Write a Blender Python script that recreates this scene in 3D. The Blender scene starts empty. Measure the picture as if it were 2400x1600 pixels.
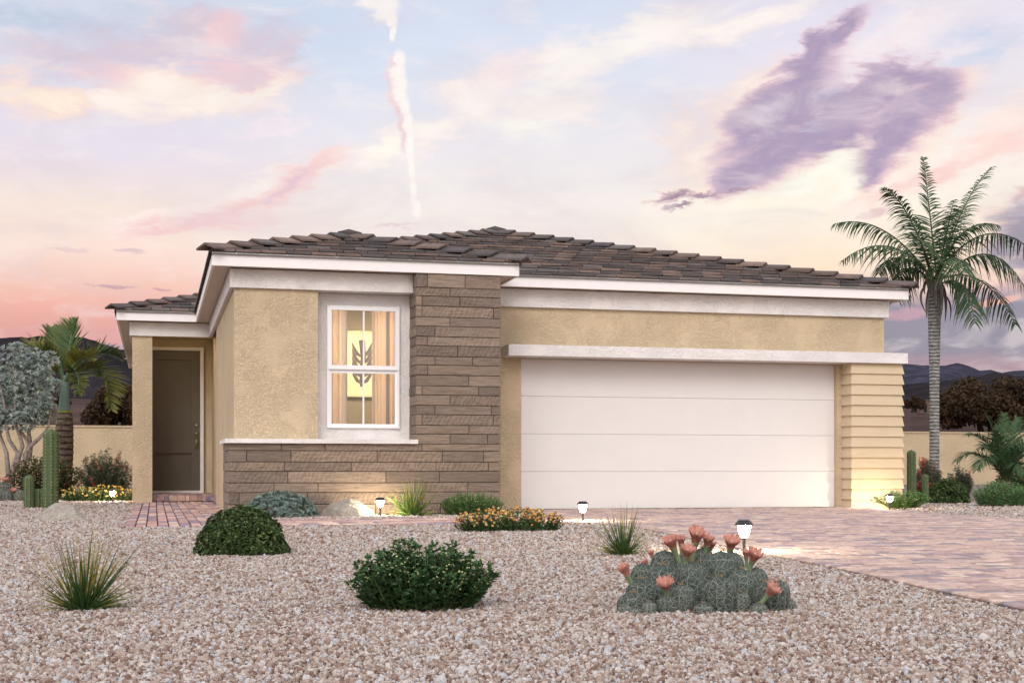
import bpy, math, random
import numpy as np
from mathutils import Vector
PI = math.pi
R_ = math.radians
scene = bpy.context.scene
COL = scene.collection
# ---------------------------------------------------------------- camera frame
F_PX, HY, CAMH, YAW = 3262.0, 1099.0, 0.566, R_(14.4)
FW = np.array([math.sin(YAW), math.cos(YAW), 0.0])
RT = np.array([math.cos(YAW), -math.sin(YAW), 0.0])
GZ = -0.03                                   # level of the gravel bed

def atz(x, y, zd):
    """world point seen at photo pixel x,y at depth zd along the view axis"""
    p = FW * zd + RT * ((x - 1200) / F_PX * zd)
    return np.array([p[0], p[1], CAMH + (HY - y) / F_PX * zd])

def gnd(x, y, z=GZ):
    return atz(x, y, F_PX * (CAMH - z) / (y - HY))

def depth_of(p):
    return p[0] * FW[0] + p[1] * FW[1]

cam_d = bpy.data.cameras.new('camera')
cam = bpy.data.objects.new('camera', cam_d)
COL.objects.link(cam)
cam.location = (0, 0, CAMH)
cam.rotation_euler = (PI / 2, 0, -YAW)
cam_d.sensor_width = 36
cam_d.lens = F_PX / 2400 * 36
cam_d.shift_y = (HY - 800) / 2400
cam_d.clip_end = 9000
cam_d.clip_start = 0.05
scene.camera = cam
scene.view_settings.view_transform = 'Standard'
scene.view_settings.look = 'None'
scene.view_settings.gamma = 1
scene.view_settings.exposure = 0.0
scene.view_settings.use_curve_mapping = False
try:
    scene.cycles.max_bounces = 6
    scene.cycles.diffuse_bounces = 3
    scene.cycles.glossy_bounces = 2
    scene.cycles.transmission_bounces = 4
    scene.cycles.transparent_max_bounces = 8
    scene.cycles.sample_clamp_indirect = 6
    scene.cycles.use_denoising = True
except Exception:
    pass

def lin(c):
    return tuple((v / 12.92 if v <= 0.04045 else ((v + 0.055) / 1.055) ** 2.4) for v in c)

# ---------------------------------------------------------------- materials
class NT:
    def __init__(s, tree):
        s.t = tree; s.n = tree.nodes; s.l = tree.links
    def node(s, typ, **kw):
        n = s.n.new(typ)
        for k, v in kw.items():
            if hasattr(n, k):
                setattr(n, k, v)
            else:
                n.inputs[k.replace('_', ' ')].default_value = v
        return n
    def link(s, a, b):
        s.l.new(a, b)
    def math(s, op, a, b=None, clamp=False):
        n = s.n.new('ShaderNodeMath'); n.operation = op; n.use_clamp = clamp
        for i, v in enumerate((a, b)):
            if v is None: continue
            if isinstance(v, (int, float)): n.inputs[i].default_value = v
            else: s.l.new(v, n.inputs[i])
        return n.outputs[0]
    def vmath(s, op, a, b=None, scale=None):
        n = s.n.new('ShaderNodeVectorMath'); n.operation = op
        for i, v in enumerate((a, b)):
            if v is None: continue
            if isinstance(v, (tuple, list)): n.inputs[i].default_value = v
            else: s.l.new(v, n.inputs[i])
        if scale is not None:
            if isinstance(scale, (int, float)): n.inputs['Scale'].default_value = scale
            else: s.l.new(scale, n.inputs['Scale'])
        return n
    def noise(s, vec, scale, detail=3, rough=0.5, dist=0.0):
        n = s.n.new('ShaderNodeTexNoise')
        n.inputs['Scale'].default_value = scale; n.inputs['Detail'].default_value = detail
        n.inputs['Roughness'].default_value = rough; n.inputs['Distortion'].default_value = dist
        if vec is not None: s.l.new(vec, n.inputs['Vector'])
        return n
    def ramp(s, fac, stops, interp='LINEAR'):
        n = s.n.new('ShaderNodeValToRGB'); cr = n.color_ramp; cr.interpolation = interp
        while len(cr.elements) > 1: cr.elements.remove(cr.elements[-1])
        cr.elements[0].position = stops[0][0]; cr.elements[0].color = (*stops[0][1], 1)
        for p, c in stops[1:]:
            e = cr.elements.new(p); e.color = (*c, 1)
        s.l.new(fac, n.inputs[0])
        return n.outputs[0]
    def maprange(s, v, a, b, c=0.0, d=1.0, smooth=False):
        n = s.n.new('ShaderNodeMapRange')
        if smooth: n.interpolation_type = 'SMOOTHSTEP'
        n.inputs['From Min'].default_value = a; n.inputs['From Max'].default_value = b
        n.inputs['To Min'].default_value = c; n.inputs['To Max'].default_value = d
        s.l.new(v, n.inputs['Value'])
        return n.outputs[0]
    def mix(s, fac, a, b, mode='MIX'):
        n = s.n.new('ShaderNodeMix'); n.data_type = 'RGBA'; n.blend_type = mode
        for sock, v in ((n.inputs[0], fac), (n.inputs[6], a), (n.inputs[7], b)):
            if isinstance(v, (int, float)): sock.default_value = v
            elif isinstance(v, tuple): sock.default_value = (*v, 1)
            else: s.l.new(v, sock)
        return n.outputs[2]

def new_mat(name, rough=0.7, spec=0.3):
    m = bpy.data.materials.new(name); m.use_nodes = True
    t = NT(m.node_tree)
    b = m.node_tree.nodes['Principled BSDF']
    b.inputs['Roughness'].default_value = rough
    b.inputs['Specular IOR Level'].default_value = spec
    co = t.n.new('ShaderNodeTexCoord').outputs['Object']
    return m, t, b, co

def bump(t, b, h, strength=1.0, dist=0.01):
    n = t.n.new('ShaderNodeBump'); n.inputs['Strength'].default_value = strength
    n.inputs['Distance'].default_value = dist
    t.link(h, n.inputs['Height']); t.link(n.outputs[0], b.inputs['Normal'])

def plain(name, col, rough=0.6, var=0.06, scale=6, spec=0.3, bscale=80, bdist=0.0015, metallic=0):
    m, t, b, co = new_mat(name, rough, spec)
    nz = t.noise(co, scale, 4)
    c0 = tuple(v * (1 - var) for v in col); c1 = tuple(min(1, v * (1 + var)) for v in col)
    t.link(t.ramp(nz.outputs[0], [(0.3, c0), (0.7, c1)]), b.inputs['Base Color'])
    b.inputs['Metallic'].default_value = metallic
    if bdist: bump(t, b, t.noise(co, bscale, 3).outputs[0], 1, bdist)
    return m

def stucco(name, col, depth=0.0075, scale=40, patch=2.0):
    m, t, b, co = new_mat(name, 0.9, 0.15)
    wv = t.noise(co, 4, 3)
    w = t.vmath('SCALE', wv.outputs['Color'], scale=0.12).outputs[0]
    cw = t.vmath('ADD', co, w).outputs[0]
    big = t.noise(cw, patch, 3, 0.6)
    mask = t.maprange(big.outputs[0], 0.36, 0.54, 0.45, 1, True)
    fine = t.noise(cw, scale, 4, 0.6, 0.6)
    ridged = t.maprange(fine.outputs[0], 0.42, 0.58, 0, 1, True)
    h = t.math('MULTIPLY', mask, ridged)
    grain = t.noise(co, 160, 2)
    h2 = t.math('ADD', h, t.math('MULTIPLY', grain.outputs[0], 0.10))
    bump(t, b, h2, 0.9, depth)
    cn = t.noise(co, 1.3, 3)
    c0 = tuple(v * 0.95 for v in col); c1 = tuple(min(1, v * 1.04) for v in col)
    t.link(t.ramp(cn.outputs[0], [(0.3, c0), (0.7, c1)]), b.inputs['Base Color'])
    return m

def attr_mat(name, rough=0.7, spec=0.25, var=0.15, nscale=30, bscale=None, bdist=0.002, transl=0.0, mult=1.0):
    """colour from the per-piece attribute 'col', varied by procedural noise"""
    m, t, b, co = new_mat(name, rough, spec)
    a = t.node('ShaderNodeAttribute'); a.attribute_name = 'col'
    nz = t.noise(co, nscale, 4)
    f = t.maprange(nz.outputs[0], 0.3, 0.7, (1 - var) * mult, (1 + var) * mult)
    c = t.vmath('SCALE', a.outputs['Color'], scale=f).outputs[0]
    t.link(c, b.inputs['Base Color'])
    if bscale: bump(t, b, t.noise(co, bscale, 4).outputs[0], 1, bdist)
    if transl > 0:
        tr = t.n.new('ShaderNodeBsdfTranslucent'); t.link(c, tr.inputs[0])
        mx = t.n.new('ShaderNodeMixShader'); mx.inputs[0].default_value = transl
        out = m.node_tree.nodes['Material Output']
        t.link(b.outputs[0], mx.inputs[1]); t.link(tr.outputs[0], mx.inputs[2]); t.link(mx.outputs[0], out.inputs[0])
    return m

TAN = (0.60, 0.48, 0.325)
WHITE = (0.80, 0.765, 0.745)
M = {}
M['tan'] = stucco('tan_stucco', TAN)
M['wallstucco'] = stucco('wall_stucco', (0.52, 0.41, 0.27), 0.010, 14, 1.2)
M['white_stucco'] = stucco('white_stucco', (0.80, 0.765, 0.75), 0.0052, 44, 3)
M['trim'] = plain('white_trim', (0.86, 0.83, 0.82), 0.6, 0.02, 8, bscale=120, bdist=0.001)
M['window_white'] = plain('window_white', (0.86, 0.85, 0.86), 0.4, 0.01)
M['soffit'] = plain('soffit_paint', (0.62, 0.53, 0.44), 0.8, 0.03)
M['door_paint'] = plain('door_paint', (0.105, 0.088, 0.066), 0.55, 0.05, bscale=60)
M['siding'] = plain('siding_paint', TAN, 0.7, 0.03, 5, bscale=50, bdist=0.001)
M['garage'] = plain('garage_door_paint', (0.71, 0.685, 0.675), 0.6, 0.015, 3, bscale=230, bdist=0.0012)
M['brass'] = plain('aged_brass', (0.45, 0.36, 0.22), 0.35, 0.1, metallic=0.9)
M['dark_metal'] = plain('dark_metal', (0.025, 0.022, 0.022), 0.4, 0.1, spec=0.5)
M['tile'] = attr_mat('roof_tile', 0.75, 0.25, 0.22, 5, 60, 0.003)
M['paver'] = attr_mat('paver', 0.85, 0.2, 0.28, 14, 70, 0.004)
M['leaf'] = attr_mat('leaf', 0.55, 0.3, 0.2, 25, transl=0.22)
M['waxleaf'] = attr_mat('wax_leaf', 0.42, 0.4, 0.2, 25, transl=0.15)
M['petal'] = attr_mat('petal', 0.6, 0.2, 0.15, 40, transl=0.3)
M['bark'] = attr_mat('bark', 0.9, 0.15, 0.35, 18, 60, 0.006)
M['cactus'] = attr_mat('cactus_skin', 0.6, 0.25, 0.2, 30, 120, 0.0015)
M['rock'] = None

def rock_mat():
    m, t, b, co = new_mat('boulder_stone', 0.9, 0.15)
    n1 = t.noise(co, 5, 6, 0.6); n2 = t.noise(co, 40, 5, 0.7)
    c = t.ramp(n1.outputs[0], [(0.3, (0.30, 0.26, 0.215)), (0.5, (0.40, 0.36, 0.31)), (0.7, (0.46, 0.42, 0.35))])
    c2 = t.ramp(n2.outputs[0], [(0.35, (0.72, 0.72, 0.74)), (0.65, (1.1, 1.1, 1.1))])
    t.link(t.mix(1.0, c, c2, 'MULTIPLY'), b.inputs['Base Color'])
    bump(t, b, t.noise(co, 28, 8, 0.65).outputs[0], 1, 0.02)
    return m
M['rock'] = rock_mat()

def wood_mat():
    m, t, b, co = new_mat('weathered_plank', 0.75, 0.2)
    a = t.node('ShaderNodeAttribute'); a.attribute_name = 'col'
    rnd = t.node('ShaderNodeAttribute'); rnd.attribute_name = 'rnd'
    off = t.vmath('SCALE', rnd.outputs['Color'], scale=37.0).outputs[0]
    v = t.vmath('ADD', co, off).outputs[0]
    mp = t.n.new('ShaderNodeMapping'); mp.inputs['Scale'].default_value = (2.2, 2.2, 26)
    t.link(v, mp.inputs[0])
    g = t.noise(mp.outputs[0], 2.4, 7, 0.62, 0.7)
    # slanted saw marks, on some planks only
    mp2 = t.n.new('ShaderNodeMapping'); mp2.inputs['Rotation'].default_value = (0, R_(-28), 0)
    t.link(v, mp2.inputs[0])
    wv = t.n.new('ShaderNodeTexWave'); wv.inputs['Scale'].default_value = 5.5
    wv.inputs['Distortion'].default_value = 7; wv.inputs['Detail'].default_value = 3; wv.inputs['Detail Scale'].default_value = 2
    t.link(mp2.outputs[0], wv.inputs[0])
    pm = t.noise(v, 2.6, 2)
    sep = t.n.new('ShaderNodeSeparateColor'); t.link(rnd.outputs['Color'], sep.inputs[0])
    on = t.maprange(t.math('ADD', sep.outputs[1], t.math('MULTIPLY', pm.outputs[0], 0.8)), 0.85, 1.25, 0, 1, True)
    saw = t.math('MULTIPLY', t.math('SUBTRACT', wv.outputs[1], 0.5), on)
    f = t.math('ADD', t.maprange(g.outputs[0], 0.3, 0.7, 0.62, 1.3), t.math('MULTIPLY', saw, 0.30))
    c = t.vmath('SCALE', a.outputs['Color'], scale=f).outputs[0]
    t.link(c, b.inputs['Base Color'])
    bump(t, b, t.math('ADD', g.outputs[0], t.math('MULTIPLY', saw, 0.5)), 0.9, 0.004)
    return m
M['wood'] = wood_mat()

def trunk_ring_mat(name, c_light, c_dark, scale):
    m, t, b, co = new_mat(name, 0.9, 0.1)
    mp = t.n.new('ShaderNodeMapping'); mp.inputs['Scale'].default_value = (1, 1, 5)
    t.link(co, mp.inputs[0])
    n = t.noise(mp.outputs[0], scale, 6, 0.65, 0.4)
    a = t.node('ShaderNodeAttribute'); a.attribute_name = 'col'
    c = t.ramp(n.outputs[0], [(0.35, c_dark), (0.55, c_light), (0.75, tuple(min(1, v * 1.25) for v in c_light))])
    t.link(t.mix(1.0, c, a.outputs['Color'], 'MULTIPLY'), b.inputs['Base Color'])
    bump(t, b, n.outputs[0], 1, 0.012)
    return m
M['ringtrunk'] = trunk_ring_mat('ringed_trunk', (0.36, 0.35, 0.34), (0.10, 0.10, 0.08), 9)
M['bottletrunk'] = trunk_ring_mat('bottle_trunk', (0.25, 0.19, 0.145), (0.07, 0.055, 0.045), 9)

def gravel_sheet_mat():
    m, t, b, co = new_mat('gravel_bed', 0.9, 0.15)
    vo = t.n.new('ShaderNodeTexVoronoi'); vo.inputs['Scale'].default_value = 52
    t.link(co, vo.inputs['Vector'])
    sep = t.n.new('ShaderNodeSeparateColor'); t.link(vo.outputs['Color'], sep.inputs[0])
    c = t.ramp(sep.outputs[0], [(0.0, (0.13, 0.082, 0.064)), (0.25, (0.26, 0.19, 0.155)), (0.5, (0.36, 0.28, 0.24)),
                                (0.75, (0.42, 0.355, 0.315)), (1.0, (0.35, 0.35, 0.38))])
    d = t.ramp(vo.outputs['Distance'], [(0.15, (1, 1, 1)), (0.7, (0.35, 0.33, 0.32))])
    t.link(t.mix(0.8, c, d, 'MULTIPLY'), b.inputs['Base Color'])
    h = t.math('SUBTRACT', 1.0, vo.outputs['Distance'])
    bump(t, b, h, 1, 0.012)
    return m
M['gravel_sheet'] = gravel_sheet_mat()

def pebble_mat():
    m, t, b, co = new_mat('pebble', 0.85, 0.2)
    oi = t.n.new('ShaderNodeObjectInfo')
    c = t.ramp(oi.outputs['Random'], [(0.0, (0.17, 0.10, 0.078)), (0.14, (0.27, 0.175, 0.14)), (0.32, (0.35, 0.255, 0.21)),
                                      (0.5, (0.43, 0.335, 0.285)), (0.68, (0.49, 0.41, 0.365)), (0.85, (0.60, 0.545, 0.52)), (1.0, (0.42, 0.43, 0.47))])
    n = t.noise(co, 3, 4, 0.6)
    f = t.maprange(n.outputs[0], 0.3, 0.7, 0.82, 1.15)
    c = t.mix(1.0, c, (.95, .985, .99), 'MULTIPLY')
    t.link(t.vmath('SCALE', c, scale=f).outputs[0], b.inputs['Base Color'])
    return m
M['pebble'] = pebble_mat()

def desert_mat():
    m, t, b, co = new_mat('desert_ground', 0.95, 0.05)
    n1 = t.noise(co, 0.03, 5, 0.6); n2 = t.noise(co, 0.6, 5, 0.7)
    c = t.ramp(n1.outputs[0], [(0.35, (0.045, 0.028, 0.024)), (0.55, (0.085, 0.050, 0.042)), (0.7, (0.11, 0.068, 0.055))])
    c2 = t.ramp(n2.outputs[0], [(0.35, (0.7, 0.7, 0.7)), (0.6, (1.1, 1.1, 1.1))])
    t.link(t.mix(1.0, c, c2, 'MULTIPLY'), b.inputs['Base Color'])
    return m
M['desert'] = desert_mat()

def hill_mat():
    m, t, b, co = new_mat('hill_scrub', 0.95, 0.05)
    n1 = t.noise(co, 0.02, 8, 0.7); n2 = t.noise(co, 0.004, 4, 0.6)
    a = t.node('ShaderNodeAttribute'); a.attribute_name = 'col'
    c = t.ramp(n1.outputs[0], [(0.35, (0.5, 0.48, 0.5)), (0.52, (0.95, 0.95, 1.0)), (0.66, (1.9, 1.8, 1.9))])
    t.link(t.mix(1.0, a.outputs['Color'], c, 'MULTIPLY'), b.inputs['Base Color'])
    bump(t, b, n1.outputs[0], 1, 9)
    return m
M['hill'] = hill_mat()

def glass_mat():
    m = bpy.data.materials.new('window_glass'); m.use_nodes = True
    t = NT(m.node_tree); m.node_tree.nodes.remove(m.node_tree.nodes['Principled BSDF'])
    tr = t.n.new('ShaderNodeBsdfTransparent'); tr.inputs[0].default_value = (0.95, 0.95, 0.95, 1)
    gl = t.n.new('ShaderNodeBsdfGlossy'); gl.inputs['Roughness'].default_value = 0.02
    fr = t.n.new('ShaderNodeFresnel'); fr.inputs[0].default_value = 1.5
    mx = t.n.new('ShaderNodeMixShader')
    t.link(fr.outputs[0], mx.inputs[0]); t.link(tr.outputs[0], mx.inputs[1]); t.link(gl.outputs[0], mx.inputs[2])
    t.link(mx.outputs[0], m.node_tree.nodes['Material Output'].inputs[0])
    return m
M['glass'] = glass_mat()

def emit_mat(name, col, strength):
    m = bpy.data.materials.new(name); m.use_nodes = True
    b = m.node_tree.nodes['Principled BSDF']
    b.inputs['Base Color'].default_value = (0.9, 0.9, 0.85, 1)
    b.inputs['Emission Color'].default_value = (*col, 1)
    b.inputs['Emission Strength'].default_value = strength
    return m
M['globe'] = emit_mat('lit_globe', (1.0, 0.82, 0.55), 430)
M['porchlamp'] = emit_mat('porch_lamp_lens', (1.0, 0.78, 0.45), 22)
M['roomlamp'] = emit_mat('room_lamp_lens', (1.0, 0.82, 0.55), 25)

# ---------------------------------------------------------------- mesh builder
class MB:
    def __init__(s):
        s.V = []; s.F = []; s.C = []; s.Rn = []; s.n = 0
    def add(s, verts, faces, col=(0.5, 0.5, 0.5), rnd=(0, 0, 0)):
        v = np.asarray(verts, float).reshape(-1, 3)
        s.V.append(v); s.C.append(np.tile(np.asarray(col, float), (len(v), 1))); s.Rn.append(np.tile(np.asarray(rnd, float), (len(v), 1)))
        for f in faces: s.F.append([i + s.n for i in f])
        s.n += len(v)
    def batch(s, V, tmpl, cols):
        """V (n,k,3); tmpl list of faces; cols (n,3) or (n,k,3)"""
        n, k, _ = V.shape
        s.V.append(V.reshape(-1, 3))
        cols = np.asarray(cols, float)
        if cols.ndim == 1: cols = np.tile(cols, (n, 1))
        if cols.ndim == 2: cols = np.repeat(cols[:, None, :], k, 1)
        s.C.append(cols.reshape(-1, 3)); s.Rn.append(np.zeros((n * k, 3)))
        base = s.n + np.arange(n) * k
        for f in tmpl:
            s.F.extend((base[:, None] + np.array(f)[None, :]).tolist())
        s.n += n * k
    def box(s, x0, y0, z0, x1, y1, z1, col=(0.5, 0.5, 0.5), rnd=(0, 0, 0)):
        v = [(x0, y0, z0), (x1, y0, z0), (x1, y1, z0), (x0, y1, z0), (x0, y0, z1), (x1, y0, z1), (x1, y1, z1), (x0, y1, z1)]
        f = [(0, 3, 2, 1), (4, 5, 6, 7), (0, 1, 5, 4), (1, 2, 6, 5), (2, 3, 7, 6), (3, 0, 4, 7)]
        s.add(v, f, col, rnd)
    def tube(s, pts, rads, k=8, col=(0.5, 0.5, 0.5), cap=True):
        pts = np.asarray(pts, float); m = len(pts)
        if np.isscalar(rads): rads = [rads] * m
        T = np.gradient(pts, axis=0); T /= np.linalg.norm(T, axis=1)[:, None] + 1e-9
        ref = np.array([0.13, 0.97, 0.2]) if abs(T[0][2]) > 0.7 else np.array([0, 0, 1.0])
        V = []
        for i in range(m):
            a = np.cross(T[i], ref); a /= np.linalg.norm(a) + 1e-9; b = np.cross(T[i], a)
            for j in range(k):
                an = 2 * PI * j / k
                V.append(pts[i] + rads[i] * (a * math.cos(an) + b * math.sin(an)))
        Fs = []
        for i in range(m - 1):
            for j in range(k):
                j2 = (j + 1) % k
                Fs.append((i * k + j, i * k + j2, (i + 1) * k + j2, (i + 1) * k + j))
        if cap:
            Fs.append(tuple(range(k))[::-1]); Fs.append(tuple((m - 1) * k + j for j in range(k)))
        s.add(V, Fs, col)
    def build(s, name, mat, parent=None, origin=None, smooth=False, colattr=True):
        V = np.concatenate(s.V) if s.V else np.zeros((0, 3))
        o0 = np.zeros(3)
        if parent is not None and origin is None: o0 = np.array(parent.get('_o', (0, 0, 0)), float)
        if origin is not None: o0 = np.array(origin, float)
        V = V - o0
        me = bpy.data.meshes.new(name)
        me.from_pydata(V.tolist(), [], s.F)
        if colattr:
            C = np.concatenate(s.C); C4 = np.concatenate([C, np.ones((len(C), 1))], 1).astype(np.float32)
            at = me.color_attributes.new('col', 'FLOAT_COLOR', 'POINT'); at.data.foreach_set('color', C4.ravel())
            Rn = np.concatenate(s.Rn)
            if np.any(Rn):
                R4 = np.concatenate([Rn, np.ones((len(Rn), 1))], 1).astype(np.float32)
                at = me.color_attributes.new('rnd', 'FLOAT_COLOR', 'POINT'); at.data.foreach_set('color', R4.ravel())
        if smooth: me.shade_smooth()
        me.update()
        me.materials.append(mat if not isinstance(mat, str) else M[mat])
        o = bpy.data.objects.new(name, me); COL.objects.link(o)
        if parent is not None: o.parent = parent
        elif origin is not None: o.location = tuple(origin)
        return o

def tag(o, label=None, cat=None, group=None, kind=None):
    if label: o['label'] = label
    if cat: o['category'] = cat
    if group: o['group'] = group
    if kind: o['kind'] = kind
    return o

def thing(name, loc, label, cat, group=None):
    """an Empty at the base of a thing; children are given in local coordinates through _o"""
    o = bpy.data.objects.new(name, None); COL.objects.link(o)
    o.empty_display_size = 0.2
    o.location = tuple(float(v) for v in loc)
    o['_o'] = [float(v) for v in loc]
    return tag(o, label, cat, group)

# ---------------------------------------------------------------- vectorised plant pieces
def norm(a):
    return a / (np.linalg.norm(a, axis=-1, keepdims=True) + 1e-9)

def leaves(mb, P, D, N, L, W, cols, fold=0.25, curl=0.15):
    """ovate leaves: P base (n,3), D direction, N rough normal, L length, W width"""
    n = len(P); D = norm(D); S = norm(np.cross(D, N)); U = np.cross(S, D)
    L = np.broadcast_to(L, (n,))[:, None]; W = np.broadcast_to(W, (n,))[:, None]
    V = np.zeros((n, 6, 3))
    V[:, 0] = P
    V[:, 1] = P + D * L * .35 - S * W * .5 + U * W * fold
    V[:, 2] = P + D * L * .72 - S * W * .38 + U * W * (fold * .7) - U * L * curl * .4
    V[:, 3] = P + D * L - U * L * curl
    V[:, 4] = P + D * L * .72 + S * W * .38 + U * W * (fold * .7) - U * L * curl * .4
    V[:, 5] = P + D * L * .35 + S * W * .5 + U * W * fold
    mb.batch(V, [(0, 1, 2, 3), (0, 3, 4, 5)], cols)

def ribbons(mb, C, S, W, cols):
    """C (n,m,3) centre lines, S (n,3) side vectors, W (n,m) widths, cols (n,3) or (n,m,3)"""
    n, m, _ = C.shape
    V = np.zeros((n, 2 * m, 3))
    V[:, 0::2] = C - S[:, None, :] * W[:, :, None] * .5
    V[:, 1::2] = C + S[:, None, :] * W[:, :, None] * .5
    if cols.ndim == 3: cols = np.repeat(cols, 2, axis=1)
    mb.batch(V, [(2 * i, 2 * i + 1, 2 * i + 3, 2 * i + 2) for i in range(m - 1)], cols)

def jitter_cols(rs, n, base, var=0.25, alt=None, altp=0.0):
    c = np.tile(np.asarray(base, float), (n, 1)) * rs.uniform(1 - var, 1 + var, (n, 1))
    c *= rs.uniform(1 - var * .25, 1 + var * .25, (n, 3))
    if alt is not None:
        k = rs.rand(n) < altp
        c[k] = np.asarray(alt) * rs.uniform(1 - var, 1 + var, (k.sum(), 1))
    return c

def rosettes(mb, rs, P, N, nl, L, W, tilt, cols, fold=.25, curl=.15):
    """nl leaves round each point P, spreading by tilt (rad) from its normal N"""
    n = len(P); N = norm(N)
    ref = np.tile(np.array([[0.3, 0.2, 0.93]]), (n, 1))
    A = norm(np.cross(N, ref)); B = np.cross(N, A)
    for j in range(nl):
        an = rs.uniform(0, 2 * PI, n); ti = tilt * rs.uniform(0.45, 1.2, n)
        D = N * np.cos(ti)[:, None] + (A * np.cos(an)[:, None] + B * np.sin(an)[:, None]) * np.sin(ti)[:, None]
        leaves(mb, P, D, N + rs.normal(0, .15, (n, 3)), L * rs.uniform(.7, 1.15, n), W * rs.uniform(.8, 1.15, n),
               cols * rs.uniform(.8, 1.2, (n, 1)), fold, curl)

def dome_points(rs, n, rx, ry, h, lump=.08, depth=.25, zmin=0.0):
    """points near the surface of an uneven dome, and their outward normals"""
    th = rs.uniform(0, 2 * PI, n); z = rs.uniform(zmin, 1, n)
    rr = np.sqrt(np.maximum(0, 1 - z ** 2))
    d = np.stack([np.cos(th) * rr, np.sin(th) * rr, z], 1)
    ph = rs.uniform(0, 6.28, 6)
    l = 1 + lump * (np.sin(3 * th + ph[0] + 2 * z) + np.sin(5 * th + ph[1] - 5 * z) * .7 + np.sin(9 * z + ph[2] + 4 * th) * .6 + np.sin(11 * th + ph[3]) * .35)
    sc = l * (1 - depth * rs.rand(n) ** 2)
    P = d * np.array([rx, ry, h]) * sc[:, None]
    N = norm(d / np.array([rx, ry, h]))
    return P, N

def twigs(mb, rs, n, rx, ry, h, r0, col, up=1.0):
    for i in range(n):
        a = rs.uniform(0, 2 * PI); q = rs.uniform(.2, .85)
        tip = np.array([math.cos(a) * rx * q, math.sin(a) * ry * q, h * up * math.sqrt(max(0.05, 1 - q * q)) * .92])
        mid = tip * np.array([.45, .45, .55])
        mb.tube([np.array([math.cos(a), math.sin(a), 0]) * .02, mid, tip], [r0, r0 * .7, r0 * .35], 4, col)

# ================================================================= THE HOUSE
H0 = (5.7, 18.0, 0.0)
house = thing('house', H0, 'single storey tan stucco house with brown tile roof, white trim and white garage door', 'house')
EZ0, EZ1 = 3.10, 3.27                      # fascia bottom, top

def part(mb, name, mat, parent=None, smooth=False):
    p = parent or house
    o = mb.build(name, mat, p, origin=H0, smooth=smooth)
    return o

def subpart(mb, name, mat, parent, smooth=False):
    o = mb.build(name, mat, parent, origin=H0, smooth=smooth)
    return o

# walls --------------------------------------------------------------------
w = MB()
YB = 17.95
w.box(0.973, YB, -.3, 2.033, 18.16, EZ0)                      # bay front left of the window recess
w.box(0.973, 18.16, -.3, 1.12, 23.2, EZ0)                     # bay side
w.box(1.02, 23.2, -.3, 1.12, 26.1, EZ0)                       # porch side
w.box(-.373, 24.84, -.3, -.04, 26.1, EZ0)                     # porch left pier
w.box(-.373, 26.16, -.3, 1.12, 26.3, EZ0)                     # wall the front door hangs in
w.box(-.373, 26.3, -.3, -.2, 36.0, EZ0)
w.box(-.2, 35.8, -.3, 10.5, 36.0, EZ0)
w.box(10.5, 19.1, -.3, 10.67, 36.0, EZ0)
w.box(-.04, 24.9, 2.93, 1.02, 26.16, 2.97)                    # porch ceiling
w.box(-.04, 24.845, 2.862, 1.02, 24.93, EZ0)
YG = 18.96
w.box(4.398, YG, -.3, 5.0, 19.15, 2.134)
w.box(4.398, YG, 2.134, 10.67, 19.15, EZ0)
w.box(9.886, YG, -.3, 10.67, 19.10, 2.134)
w.box(3.27, 18.45, 0, 4.398, 19.1, EZ0)
w.box(2.033, 18.16, 2.86, 3.27, 18.4, EZ0)
part(w, 'wall', 'tan')

a = MB()                                                     # white recess round the window
wx0, wx1, wz0, wz1 = 2.173, 3.124, 1.104, 2.695
a.box(2.033, 18.162, .90, wx0 + .02, 18.3, 2.858)
a.box(wx1 - .02, 18.162, .90, 3.275, 18.3, 2.858)
a.box(wx0 + .02, 18.162, .90, wx1 - .02, 18.3, wz0 + .02)
a.box(wx0 + .02, 18.162, wz1 - .02, wx1 - .02, 18.3, 2.858)
part(a, 'window_surround', 'white_stucco')

f = MB()                                                     # frieze bands
f.box(0.92, 17.90, 2.862, 3.30, 18.155, EZ0 - .002)
f.box(0.918, 18.155, 2.862, 0.972, 24.84, EZ0 - .002)
f.box(-.42, 24.79, 2.862, 0.918, 24.838, EZ0 - .002)
f.box(-.42, 24.838, 2.862, -.374, 36.0, EZ0 - .002)
f.box(4.40, 18.905, 2.845, 10.72, 18.958, EZ0 - .002)
f.box(10.671, 18.958, 2.845, 10.72, 36.0, EZ0 - .002)
part(f, 'frieze', 'white_stucco')

FX0, FX1, FYB, FYG, FYP, FXP, FXB = .69, 10.93, 17.69, 18.70, 24.57, -.63, 4.64
YR = 36.3
fa = MB(); th = .03
fa.box(FX0, FYB, EZ0, FXB, FYB + th, EZ1)
fa.box(FX0, FYB + th, EZ0, FX0 + th, FYP, EZ1)
fa.box(FXP, FYP, EZ0, FX0 + th, FYP + th, EZ1)
fa.box(FXP, FYP + th, EZ0, FXP + th, YR, EZ1)
fa.box(FXB - th, FYB + th, EZ0, FXB, FYG, EZ1)
fa.box(FXB - th, FYG, EZ0, FX1, FYG + th, EZ1)
fa.box(FX1 - th, FYG + th, EZ0, FX1, YR, EZ1)
fa.box(FXP + th, YR - th, EZ0, FX1 - th, YR, EZ1)
part(fa, 'fascia', 'trim')

so = MB(); zs0, zs1 = EZ0 + .012, EZ0 + .03
so.box(FX0 + th, FYB + th, zs0, FXB - th, FYG + th, zs1)
so.box(FX0 + th, FYG + th, zs0, FX1 - th, FYP + th, zs1)
so.box(FXP + th, FYP + th, zs0, FX1 - th, YR - th, zs1)
part(so, 'soffit', 'soffit')

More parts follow.
